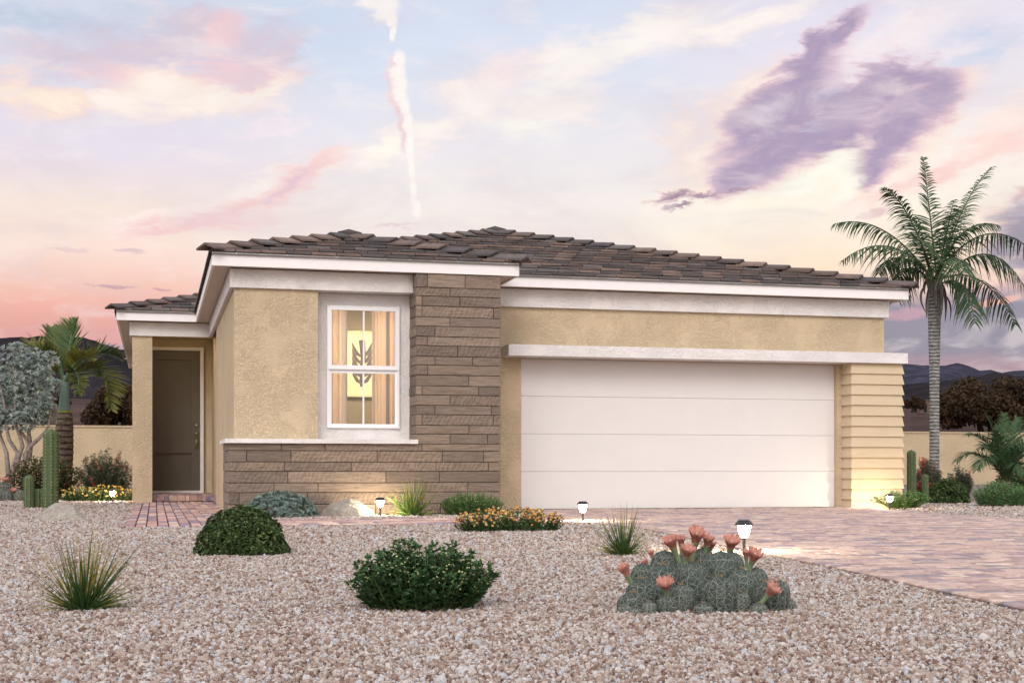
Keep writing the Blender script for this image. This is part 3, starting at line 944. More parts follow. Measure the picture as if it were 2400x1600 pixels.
# ---------------------------------------------------------------- loose gravel
def gravel():
    rs = np.random.RandomState(8)
    def scatter(z0, z1, dens, ma=1.12):
        # trapezoid of the view cone plus margin
        areaw = (z1 - z0) * (z0 + z1) / 2 * .80 * ma + (z1 - z0) * 1.2
        n = int(areaw * dens)
        t = rs.rand(n); zd = np.sqrt(z0 ** 2 + t * (z1 ** 2 - z0 ** 2))
        lat = rs.uniform(-1, 1, n) * (zd * .40 * ma + .6)
        return np.stack([zd * FW[0] + lat * RT[0], zd * FW[1] + lat * RT[1]], 1)
    A = scatter(2.9, 6.5, 8200); B = scatter(6.5, 11, 5200); C = scatter(11, 19, 2300); D_ = scatter(19, 26, 900)
    P = np.concatenate([A, B, C, D_])
    S = np.concatenate([np.full(len(A), 1.0), np.full(len(B), 1.15), np.full(len(C), 1.55), np.full(len(D_), 2.2)])
    # keep off paving and house
    yl = np.array(sorted(DRIVE_L2, key=lambda p: p[1])); yrr = np.array(sorted(drive_r, key=lambda p: p[1]))
    lx = np.interp(P[:, 1], yl[:, 1], yl[:, 0]); rx = np.interp(P[:, 1], yrr[:, 1], yrr[:, 0])
    edge = rs.normal(0, .014, len(P))
    on = (P[:, 0] > lx + edge) & (P[:, 0] < rx + edge) & (P[:, 1] > ext[1])
    on |= (P[:, 0] > -.30 + edge) & (P[:, 0] < .97) & (P[:, 1] > 14.5 + edge)
    on |= (P[:, 0] > .8) & (P[:, 0] < 4.70) & (P[:, 1] > 14.5 + edge) & (P[:, 1] < 15.86 + edge)
    on |= (P[:, 0] > .88) & (P[:, 0] < 10.83) & (P[:, 1] > 17.74) & (P[:, 1] < 36.1)
    on |= (P[:, 0] > -.38) & (P[:, 0] < 10) & (P[:, 1] > 24.8)
    P = P[~on]; S = S[~on]
    n = len(P)
    V = np.column_stack([P, np.full(n, GZ) + rs.uniform(-.003, .010, n)])
    me = bpy.data.meshes.new('loose_gravel'); me.vertices.add(n); me.vertices.foreach_set('co', V.astype(np.float32).ravel())
    a_ = me.attributes.new('size', 'FLOAT', 'POINT'); a_.data.foreach_set('value', (S * rs.lognormal(0, .28, n) * .0130).astype(np.float32))
    a_ = me.attributes.new('rotv', 'FLOAT_VECTOR', 'POINT'); a_.data.foreach_set('vector', rs.uniform(0, 6.28, (n, 3)).astype(np.float32).ravel())
    me.update()
    o = bpy.data.objects.new('loose_gravel', me); COL.objects.link(o)
    tag(o, 'tan and pink crushed stone spread over the front yard', 'gravel', kind='stuff')
    ng = bpy.data.node_groups.new('scatter_gravel', 'GeometryNodeTree')
    ng.interface.new_socket('Geometry', in_out='INPUT', socket_type='NodeSocketGeometry')
    ng.interface.new_socket('Geometry', in_out='OUTPUT', socket_type='NodeSocketGeometry')
    N = ng.nodes; L = ng.links
    gi = N.new('NodeGroupInput'); go = N.new('NodeGroupOutput')
    g2i = N.new('GeometryNodeGeometryToInstance')
    for k in range(8):
        ico = N.new('GeometryNodeMeshIcoSphere'); ico.inputs['Radius'].default_value = .5; ico.inputs['Subdivisions'].default_value = 2
        pos = N.new('GeometryNodeInputPosition')
        vm = N.new('ShaderNodeVectorMath'); vm.operation = 'ADD'; vm.inputs[1].default_value = (k * 7.3, k * 3.1, k * 5.7)
        L.new(pos.outputs[0], vm.inputs[0])
        vo = N.new('ShaderNodeTexNoise'); vo.inputs['Scale'].default_value = 1.9; vo.inputs['Detail'].default_value = 2
        L.new(vm.outputs[0], vo.inputs['Vector'])
        sb = N.new('ShaderNodeVectorMath'); sb.operation = 'SUBTRACT'; sb.inputs[1].default_value = (.5, .5, .5); L.new(vo.outputs['Color'], sb.inputs[0])
        sc = N.new('ShaderNodeVectorMath'); sc.operation = 'SCALE'; sc.inputs['Scale'].default_value = 1.1; L.new(sb.outputs[0], sc.inputs[0])
        sp = N.new('GeometryNodeSetPosition'); L.new(ico.outputs[0], sp.inputs['Geometry']); L.new(sc.outputs[0], sp.inputs['Offset'])
        tf = N.new('GeometryNodeTransform'); tf.inputs['Scale'].default_value = (1.0 + .1 * (k % 3), .85, .62 + .06 * (k % 4)); L.new(sp.outputs[0], tf.inputs['Geometry'])
        sm = N.new('GeometryNodeSetMaterial'); sm.inputs['Material'].default_value = M['pebble']; L.new(tf.outputs[0], sm.inputs[0])
        ss = N.new('GeometryNodeSetShadeSmooth'); ss.inputs['Shade Smooth'].default_value = False; L.new(sm.outputs[0], ss.inputs[0])
        L.new(ss.outputs[0], g2i.inputs[0])
    iop = N.new('GeometryNodeInstanceOnPoints'); iop.inputs['Pick Instance'].default_value = True
    L.new(gi.outputs[0], iop.inputs['Points']); L.new(g2i.outputs[0], iop.inputs['Instance'])
    rv = N.new('FunctionNodeRandomValue'); rv.data_type = 'INT'
    rv.inputs[4].default_value = 0; rv.inputs[5].default_value = 7
    L.new(rv.outputs[2], iop.inputs['Instance Index'])
    na = N.new('GeometryNodeInputNamedAttribute'); na.data_type = 'FLOAT'; na.inputs[0].default_value = 'size'
    nb = N.new('GeometryNodeInputNamedAttribute'); nb.data_type = 'FLOAT_VECTOR'; nb.inputs[0].default_value = 'rotv'
    L.new(na.outputs[0], iop.inputs['Scale'])
    er = N.new('FunctionNodeEulerToRotation'); L.new(nb.outputs[0], er.inputs[0]); L.new(er.outputs[0], iop.inputs['Rotation'])
    L.new(iop.outputs[0], go.inputs[0])
    md = o.modifiers.new('scatter', 'NODES'); md.node_group = ng
    print('pebbles', n)
gravel()

# ================================================================= PATH LIGHTS
def path_light_proto():
    o = thing('path_light', (0, 0, 0), None, 'path light', 'lit path lights in the gravel')
    # cap
    c = MB(); V = []; k = 24
    for (r, z) in ((.026, .245), (.040, .243), (.066, .213), (.064, .208), (.045, .212)):
        for j in range(k):
            a_ = 2 * PI * j / k; V.append((r * math.cos(a_), r * math.sin(a_), z))
    F = [tuple(range(k))] + [(i * k + j, i * k + (j + 1) % k, (i + 1) * k + (j + 1) % k, (i + 1) * k + j) for i in range(4) for j in range(k)] + [tuple(4 * k + j for j in range(k))[::-1]]
    c.add(V, F); c.build('cap', 'dark_metal', o)
    g = MB(); g.tube([(0, 0, .211), (0, 0, .195), (0, 0, .17), (0, 0, .14), (0, 0, .122)], [.044, .045, .041, .031, .020], 20)
    g.build('globe', 'globe', o, smooth=True)
    s = MB(); s.tube([(0, 0, .124), (0, 0, .112), (0, 0, .106), (0, 0, -.02)], [.022, .022, .012, .011], 12)
    s.build('stake', 'dark_metal', o)
    return o
def dup(root, loc, label, group=None, rz=0, scale=1.0):
    r = root.copy(); COL.objects.link(r); r.location = tuple(float(v) for v in loc); r.rotation_euler = (0, 0, rz); r.scale = (scale,) * 3
    r['label'] = label
    if group: r['group'] = group
    for ch in list(root.children):
        c = ch.copy(); COL.objects.link(c); c.parent = r
        for gch in ch.children:
            d = gch.copy(); COL.objects.link(d); d.parent = c
    return r
PL = path_light_proto()
lamps = [((264, 1178), 'lit black capped path light standing in the yellow lantana beside the porch pier'),
         ((891, 1211), 'lit black capped path light between the boulder and the grass tuft under the plank wall'),
         ((1366, 1226), 'lit black capped path light between orange lantana and the driveway edge'),
         ((1744, 1300), 'lit black capped path light just behind the flowering cactus clump'),
         ((2085, 1196), 'lit black capped path light in the green plants below the siding pier')]
for i, ((x, y), lb) in enumerate(lamps):
    p = gnd(x, y)
    if i == 0: PL.location = tuple(p); PL['label'] = lb
    else: dup(PL, p, lb)

# ================================================================= BOULDERS
def boulder(cx_, by, wpx, hpx, label, seed, peak=.5, deep=.7):
    p = gnd(cx_, by); zd = depth_of(p); s = zd / F_PX
    W, H = wpx * s, hpx * s
    p = p + np.array([FW[0], FW[1], 0]) * W * deep * .45
    rs = np.random.RandomState(seed)
    import bmesh
    bm = bmesh.new(); bmesh.ops.create_icosphere(bm, subdivisions=5, radius=1)
    planes = []
    for i in range(16):
        d = rs.normal(0, 1, 3); d[2] = abs(d[2]) * .9; d /= np.linalg.norm(d); planes.append((Vector(d), rs.uniform(.62, .92)))
    for v in bm.verts:
        c = v.co.copy()
        for d, k in planes:
            t_ = c.dot(d)
            if t_ > k: c -= d * (t_ - k) * .92
        v.co = c
    xs = [v.co.x for v in bm.verts]; zs = [v.co.z for v in bm.verts]
    for v in bm.verts:
        x = v.co.x / max(xs); t_ = (x + 1) / 2
        prof = 1 - .45 * abs(t_ - peak) / max(peak, 1 - peak)
        w_ = Vector((v.co.x * W / 2 / max(xs), v.co.y * W / 2 * deep, v.co.z / max(zs) * H * 1.05 * prof))
        n_ = math.sin(w_.x * 37 + seed) * math.sin(w_.y * 41) * math.sin(w_.z * 33 + 2)
        v.co = w_ * (1 + .03 * n_)
        if v.co.z < -.04: v.co.z = -.04
    me = bpy.data.meshes.new('boulder'); bm.to_mesh(me); bm.free(); me.materials.append(M['rock'])
    for pl in me.polygons: pl.use_smooth = True
    try: me.set_sharp_from_angle(angle=R_(22))
    except Exception: pass
    o = bpy.data.objects.new('boulder', me); COL.objects.link(o); o.location = tuple(p); o.rotation_euler = (0, 0, -YAW)
    tag(o, label, 'boulder', 'boulders in the gravel')
boulder(128, 1222, 152, 42, 'low grey brown boulder in front of the columnar cactus', 4, .42)
boulder(806, 1212, 138, 42, 'pale grey boulder lit by the path light under the plank wall', 9, .55)

# ================================================================= SPIKY TUFTS
def tuft(cx_, by, rpx, hpx, label, seed, n=190, tipyellow=.3, wid=.0060, group='spiky grass tufts', green=(.055, .115, .030)):
    p = gnd(cx_, by); s = depth_of(p) / F_PX; Rr, H = rpx * s, hpx * s
    rs = np.random.RandomState(seed)
    o = thing('spiky_grass', p, label, 'grass tuft', group)
    mb = MB(); m = 8
    az = rs.uniform(0, 2 * PI, n); el = R_(12) + (PI / 2 - R_(14)) * rs.rand(n) ** 1.05
    Ln = H * rs.uniform(.62, 1.12, n) * (1 - .0 * el)
    Ln = np.where(el < R_(40), np.minimum(Ln, Rr * rs.uniform(.75, 1.15, n)), Ln)
    D = np.stack([np.cos(az) * np.cos(el), np.sin(az) * np.cos(el), np.sin(el)], 1)
    t = np.linspace(0, 1, m)
    b0 = np.stack([np.cos(az), np.sin(az), np.zeros(n)], 1) * rs.uniform(0, .035, (n, 1)) * (H / .31) + p
    droop = rs.uniform(.02, .22, n) * Ln * np.cos(el)
    C = b0[:, None, :] + D[:, None, :] * (Ln[:, None] * t)[..., None]
    C[:, :, 2] -= droop[:, None] * t ** 2
    wob = rs.normal(0, .02, (n, 1)) * Ln[:, None] * np.sin(t * 3)[None]
    S = norm(np.cross(D, np.array([0, 0, 1.0])) + rs.normal(0, .25, (n, 3)))
    C += S[:, None, :] * wob[..., None]
    W = wid * rs.uniform(.7, 1.3, (n, 1)) * (H / .31) ** .6 * np.array([.8, 1, 1, .9, .75, .55, .32, .06])[None]
    g = jitter_cols(rs, n, green, .3)
    y = jitter_cols(rs, n, (.46, .36, .09), .25)
    k = (rs.rand(n) < tipyellow)[:, None, None] * np.clip((t[None, :, None] - rs.uniform(.2, .7, (n, 1, 1))) * 3, 0, 1)
    cols = g[:, None, :] * (1 - k) + y[:, None, :] * k
    ribbons(mb, C, S, W, cols)
    S2 = norm(np.cross(D, S)); ribbons(mb, C, S2, W * .6, cols)
    mb.build('blades', 'waxleaf', o)
    return o
tuft(195, 1432, 135, 192, 'dark green spiky grass tuft alone in the open gravel nearest the viewer', 1, 210, .55)
tuft(1462, 1303, 88, 124, 'spiky grass tuft beside the driveway behind the cactus clump', 2, 160, .5)
tuft(968, 1210, 60, 96, 'yellow green spiky grass tuft against the plank wall', 3, 170, .5, .0095, green=(.11, .20, .045))

# ================================================================= SHRUBS
def shrub_base(name, x0, x1, y0, by, label, cat, group=None, deep=1.0, zd=None):
    if zd is None: p = gnd((x0 + x1) / 2, by)
    else:
        p = atz((x0 + x1) / 2, 0, zd); p[2] = GZ
    s = depth_of(p) / F_PX; rx = (x1 - x0) / 2 * s; h = (by - y0) * s if zd is None else CAMH + (HY - y0) * s - GZ
    q = p + np.array([FW[0], FW[1], 0]) * rx * deep * .5
    o = thing(name, q, label, cat, group)
    return o, q, rx, h, s

def boxwood(x0, x1, y0, by, label, seed, n=2400, zd=None, leaf=.016, col=(.060, .100, .032)):
    o, q, rx, h, s = shrub_base('boxwood_shrub', x0, x1, y0, by, label, 'shrub', 'round clipped boxwoods', .8, zd)
    rs = np.random.RandomState(seed); mb = MB()
    P, N = dome_points(rs, n, rx * .97, rx * .85, h, .045, .30)
    P *= 1 + .05 * np.sin(P[:, :1] * 42 / rx * .3 + seed) * np.sin(P[:, 1:2] * 50 / rx * .3) * np.sin(P[:, 2:] * 40 / rx * .3 + 1)
    P = P + q
    N = norm(N + np.array([0, 0, .35]) + rs.normal(0, .45, N.shape))
    c = jitter_cols(rs, n, col, .35, (.17, .24, .09), .25)
    rosettes(mb, rs, P, N, 7, leaf, leaf * .62, .95, c, .3, .25)
    mb.build('foliage', 'waxleaf', o)
    t = MB(); twigs(t, rs, 26, rx * .8, rx * .7, h * .8, .006, (.08, .055, .04)); t.V = [v + q for v in t.V]
    t.build('stems', 'bark', o)
boxwood(452, 671, 1192, 1303, 'round dark green boxwood on open gravel in front of the bay wall', 21, 5200, leaf=.017)
boxwood(2178, 2284, 1125, 1181, 'round dark boxwood beside the columnar cactus right of the garage', 22, 2200, leaf=.030)

def silver_dome(x0, x1, y0, by, label, seed):
    o, q, rx, h, s = shrub_base('silver_shrub', x0, x1, y0, by, label, 'shrub', None, .8)
    rs = np.random.RandomState(seed); mb = MB(); n = 620
    P, N = dome_points(rs, n, rx * .93, rx * .8, h * .9, .03, .15); P = P + q
    c = jitter_cols(rs, n, (.25, .33, .30), .25, (.16, .23, .20), .3)
    rosettes(mb, rs, P, norm(N + np.array([0, 0, .3])), 15, .052, .010, .95, c, .2, .05)
    mb.build('foliage', 'leaf', o)
    t = MB(); twigs(t, rs, 20, rx * .8, rx * .7, h * .8, .006, (.10, .10, .09)); t.V = [v + q for v in t.V]; t.build('stems', 'bark', o)
silver_dome(560, 740, 1150, 1214, 'silvery blue green mound of spiky leaves at the corner of the plank wall', 31)

def stem_bush(name, x0, x1, y0, by, label, cat, seed, nst, leafL, leafW, col, flower=None, fcol=None, fsize=.012, fperc=1.0, zd=None,
              group=None, lean=1.0, nl=16, mat='leaf', alt=None, altp=0, wide=.8, fname='blossoms', stemcol=(.10, .14, .05), rstem=.0022, flat=.0, bf=.35, hmin=.72):
    """stems fan out from the base, leaves along them, flower heads at the tips"""
    o, q, rx, h, s = shrub_base(name, x0, x1, y0, by, label, cat, group, wide, zd)
    rs = np.random.RandomState(seed); mb = MB(); st = MB(); fl = MB(); tips = []; fdirs = []
    for i in range(nst):
        a = rs.uniform(0, 2 * PI); k = math.sqrt(rs.rand()) * lean
        b = np.array([math.cos(a) * rx * k * bf, math.sin(a) * rx * wide * k * bf, 0])
        top = np.array([math.cos(a) * rx * k, math.sin(a) * rx * wide * k, h * (math.sqrt(max(.06, 1 - (k * .93) ** 2)) * (1 - flat) + flat) * rs.uniform(hmin, 1.03)])
        kk = .5 + bf * .5; ctrl = np.array([top[0] * kk, top[1] * kk, top[2] * .45]); t = np.linspace(0, 1, 6)[:, None]
        C = b * (1 - t) ** 2 + 2 * ctrl * t * (1 - t) + top * t ** 2 + q
        st.tube(C, np.linspace(rstem, rstem * .5, 6), 4, stemcol, cap=False)
        tt = np.sort(rs.uniform(.15, 1, nl)); L = b[None] * (1 - tt[:, None]) ** 2 + 2 * ctrl[None] * (tt * (1 - tt))[:, None] + top[None] * (tt ** 2)[:, None] + q
        T = norm(C[5] - C[3])[None]
        an = rs.uniform(0, 2 * PI, nl); rad = np.stack([np.cos(an), np.sin(an), rs.uniform(-.25, .5, nl)], 1)
        D = norm(rad + T * .55)
        k_ = leafL * rs.uniform(.65, 1.2, nl) * (1.15 - .45 * tt)
        c = jitter_cols(rs, nl, np.array(col) * rs.uniform(.8, 1.2), .25, alt, altp)
        leaves(mb, L, D, np.array([[0, 0, 1.0]]) + rs.normal(0, .3, (nl, 3)), k_, k_ * leafW / leafL, c, .18, .2)
        nt = 5
        leaves(mb, np.repeat(C[5:6], nt, 0), norm(rs.normal(0, .7, (nt, 3)) + np.array([0, 0, .8])), np.array([[0, 0, 1.0]]) + rs.normal(0, .4, (nt, 3)),
               leafL * rs.uniform(.35, .7, nt), leafW * .55, jitter_cols(rs, nt, np.array(col) * 1.35, .2), .2, .1)
        if flower and rs.rand() < fperc:
            tips.append(C[5] + np.array([0, 0, fsize * .3])); fdirs.append(norm(C[5] - C[4] + np.array([0, 0, .02])))
    mb.build('foliage', mat, o); st.build('stems', 'bark', o)
    if flower and tips:
        P = np.array(tips); N = np.array(fdirs); n = len(P)
        if flower == 'head':
            for rep in range(16):
                pc = fcol[rs.randint(0, len(fcol), n)] if rep == 0 else np.clip(pc * rs.uniform(.93, 1.07, (n, 3)), 0, .95)
                d_ = norm(rs.normal(0, 1, (n, 3)) + N * .8)
                S_ = norm(np.cross(d_, rs.normal(0, 1, (n, 3))))
                leaves(fl, P + d_ * fsize * .55 - S_ * fsize * .28, S_, d_, fsize * .8, fsize * .7, pc, -.1, .1)
        elif flower == 'tiny':
            for r in range(4):
                P2 = P + rs.normal(0, fsize * 1.3, (n, 3)); c = jitter_cols(rs, n, fcol, .2)
                rosettes(fl, rs, P2, N, 5, fsize * .55, fsize * .5, 1.2, c, .0, .1)
        elif flower == 'dots':
            for r in range(3):
                P2 = P - N * (h * .16 * r) + rs.normal(0, h * .05, (n, 3)); c = jitter_cols(rs, n, fcol, .2)
                rosettes(fl, rs, P2, N, 5, fsize * .6, fsize * .6, 1.2, c, .0, .1)
        elif flower == 'brush':
            for j in range(16):
                off = N * (fsize * rs.uniform(-2.0, 1.0, (n, 1))); c = jitter_cols(rs, n, fcol, .2)
                rosettes(fl, rs, P + off, N, 5, fsize * .75, fsize * .16, 1.5, c, 0, .05)
        f_ = fl.build(fname, 'petal', o); tag(f_, kind='stuff')
    return o

stem_bush('leafy_bush', 803, 1166, 1268, 1436, 'dark green leafy bush with small pale yellow flowers in open gravel nearest the viewer', 'bush', 41, 330, .036, .025,
          (.042, .095, .036), 'tiny', (.60, .66, .34), .012, .5, nl=18, bf=.62, flat=.18, hmin=.58, mat='leaf', alt=(.06, .11, .04), altp=.15, wide=.75)
ORG = np.array([(.88, .52, .15), (.90, .60, .20), (.82, .38, .16), (.92, .68, .28), (.88, .46, .22)])
stem_bush('lantana', 1060, 1325, 1190, 1247, 'orange lantana in full bloom in front of the garage corner', 'flowering plant', 42, 330, .030, .020,
          (.07, .125, .045), 'head', ORG, .0205, .8, nl=14, wide=.45, flat=.45, bf=.88, hmin=.35, group='orange and yellow lantanas', rstem=.002)
YEL = np.array([(.88, .58, .14), (.90, .70, .22), (.85, .48, .12), (.90, .76, .32)])
stem_bush('lantana', 138, 308, 1138, 1176, 'yellow lantana bed beside the porch pier with a path light in it', 'flowering plant', 43, 300, .042, .028,
          (.08, .13, .045), 'head', YEL, .027, .62, nl=13, wide=.5, flat=.5, bf=.9, hmin=.4, group='orange and yellow lantanas', rstem=.003)
stem_bush('wispy_bush', 1028, 1186, 1152, 1209, 'fine green bush with tiny pale blooms at the end of the plank wall', 'bush', 44, 300, .034, .010,
          (.09, .19, .06), 'dots', (.75, .78, .36), .012, .7, nl=24, wide=.5, group='wispy green bushes', bf=.7, flat=.2)
stem_bush('wispy_bush', 2276, 2430, 1128, 1188, 'fine green bush with tiny pale blooms in front of the small palm', 'bush', 45, 330, .048, .013,
          (.11, .22, .09), 'dots', (.75, .78, .42), .014, .7, nl=22, wide=.5, group='wispy green bushes', bf=.7, flat=.3)
stem_bush('flowering_groundcover', 2035, 2196, 1150, 1193, 'low light green plants round the path light at the foot of the siding pier', 'plant', 46, 240, .050, .032,
          (.10, .19, .06), 'dots', (.62, .70, .38), .014, .45, nl=9, wide=.4, flat=.35)
stem_bush('rose_bush', 4, 186, 1068, 1165, 'leafy bush dotted with pale pink blossoms behind the tall columnar cactus', 'bush', 47, 330, .075, .046,
          (.060, .085, .032), 'dots', (.80, .42, .38), .028, .9, nl=17, wide=.6, zd=27.0, flat=.2, alt=(.20, .07, .05), altp=.12)
stem_bush('rose_bush', 2330, 2440, 1098, 1160, 'leafy bush with a few red leaves behind the small palm at the frame edge', 'bush', 48, 200, .075, .045,
          (.050, .085, .032), 'dots', (.60, .20, .18), .022, .3, nl=14, wide=.6, zd=29.0, flat=.2, alt=(.22, .06, .05), altp=.10)
RED = (.72, .10, .10)
stem_bush('bottlebrush_shrub', 166, 312, 1052, 1150, 'upright olive shrub with red bottlebrush flowers beside the porch pier', 'shrub', 49, 150, .10, .018,
          (.12, .145, .09), 'brush', RED, .060, .10, nl=44, wide=.6, zd=29.0, group='red bottlebrush shrubs', stemcol=(.12, .10, .07), rstem=.003)
stem_bush('bottlebrush_shrub', 2128, 2222, 1076, 1150, 'olive shrub with red bottlebrush flowers at the foot of the tall palm', 'shrub', 50, 130, .09, .018,
          (.13, .15, .10), 'brush', RED, .060, .10, nl=42, wide=.7, zd=26.5, group='red bottlebrush shrubs', stemcol=(.12, .10, .07), rstem=.003)
stem_bush('bottlebrush_shrub', 2215, 2290, 1090, 1160, 'smaller olive bottlebrush shrub between the tall palm and the small palm', 'shrub', 51, 80, .09, .018,
          (.13, .15, .10), 'brush', RED, .060, .08, nl=42, wide=.7, zd=26.8, group='red bottlebrush shrubs', stemcol=(.12, .10, .07), rstem=.003)

# ================================================================= CACTI
def egg(t):
    return (max(0.0, 1 - abs((t - .45) / .55) ** 2.5) ** .5) if t > .45 else (1 - .30 * ((.45 - t) / .45) ** 2)

def ribbed(mb, base, r, h, ribs, col, amp=.10, seg=None, nv=18, bulge=0.0, lean=(0, 0)):
    k = ribs * 4; V = []; seg = nv
    for i in range(seg + 1):
        t = i / seg
        if bulge: rr = r * egg(t) if t < 1 else 0.001
        else:
            hh = t * h; cap = r * 1.1
            rr = r * (1 - .06 * t) if hh < h - cap else r * (1 - .06 * t) * math.sqrt(max(1e-4, 1 - ((hh - (h - cap)) / cap) ** 2))
            rr *= .9 + .1 * min(1, t * 6)
        for j in range(k):
            a = 2 * PI * j / k
            q = rr * (1 + amp * math.cos(a * ribs))
            V.append((base[0] + q * math.cos(a) + lean[0] * t * h, base[1] + q * math.sin(a) + lean[1] * t * h, base[2] + t * h))
    F = [(i * k + j, i * k + (j + 1) % k, (i + 1) * k + (j + 1) % k, (i + 1) * k + j) for i in range(seg) for j in range(k)]
    F.append(tuple(seg * k + j for j in range(k)))
    mb.add(V, F, col)

def column_cactus(specs, zd, label, seed):
    """specs: (x, ytop, halfwidth px)"""
    rs = np.random.RandomState(seed)
    b0 = atz(specs[0][0], 0, zd); b0[2] = GZ
    o = thing('columnar_cactus', b0, label, 'cactus', 'green columnar cacti')
    for i, (x, yt, hw_) in enumerate(specs):
        z_ = zd + (i * .12 if i else 0); s = z_ / F_PX
        b = atz(x, 0, z_); b[2] = GZ - .02; h = CAMH + (HY - yt) * s - b[2]; r = hw_ * s
        mb = MB(); ribbed(mb, b, r * .93, h, 9, (.085, .125, .055), .12, nv=30, lean=(rs.uniform(-.01, .01), 0))
        st = mb.build('stem', 'cactus', o, smooth=True)
        sp = MB(); P = []; N = []
        for j in range(9):
            a = 2 * PI * j / 9; zz = .04
            while zz < h - r * .5:
                P.append((b[0] + math.cos(a) * r * 1.03, b[1] + math.sin(a) * r * 1.03, b[2] + zz)); N.append((math.cos(a), math.sin(a), .1)); zz += r * .42
        P = np.array(P); N = np.array(N)
        rosettes(sp, rs, P, N, 7, r * .20, r * .05, 1.2, np.tile((.42, .42, .25), (len(P), 1)), 0, 0)
        sp.build('spines', 'petal', st, origin=o['_o'])
column_cactus([(118, 1003, 18), (68, 1112, 12), (89, 1144, 13)], 20.8, 'tall green columnar cactus with two short stems behind the low boulder', 61)
column_cactus([(2137, 1053, 10.5), (2168, 1110, 8.5)], 23.5, 'green columnar cactus with one short stem right of the siding pier', 62)

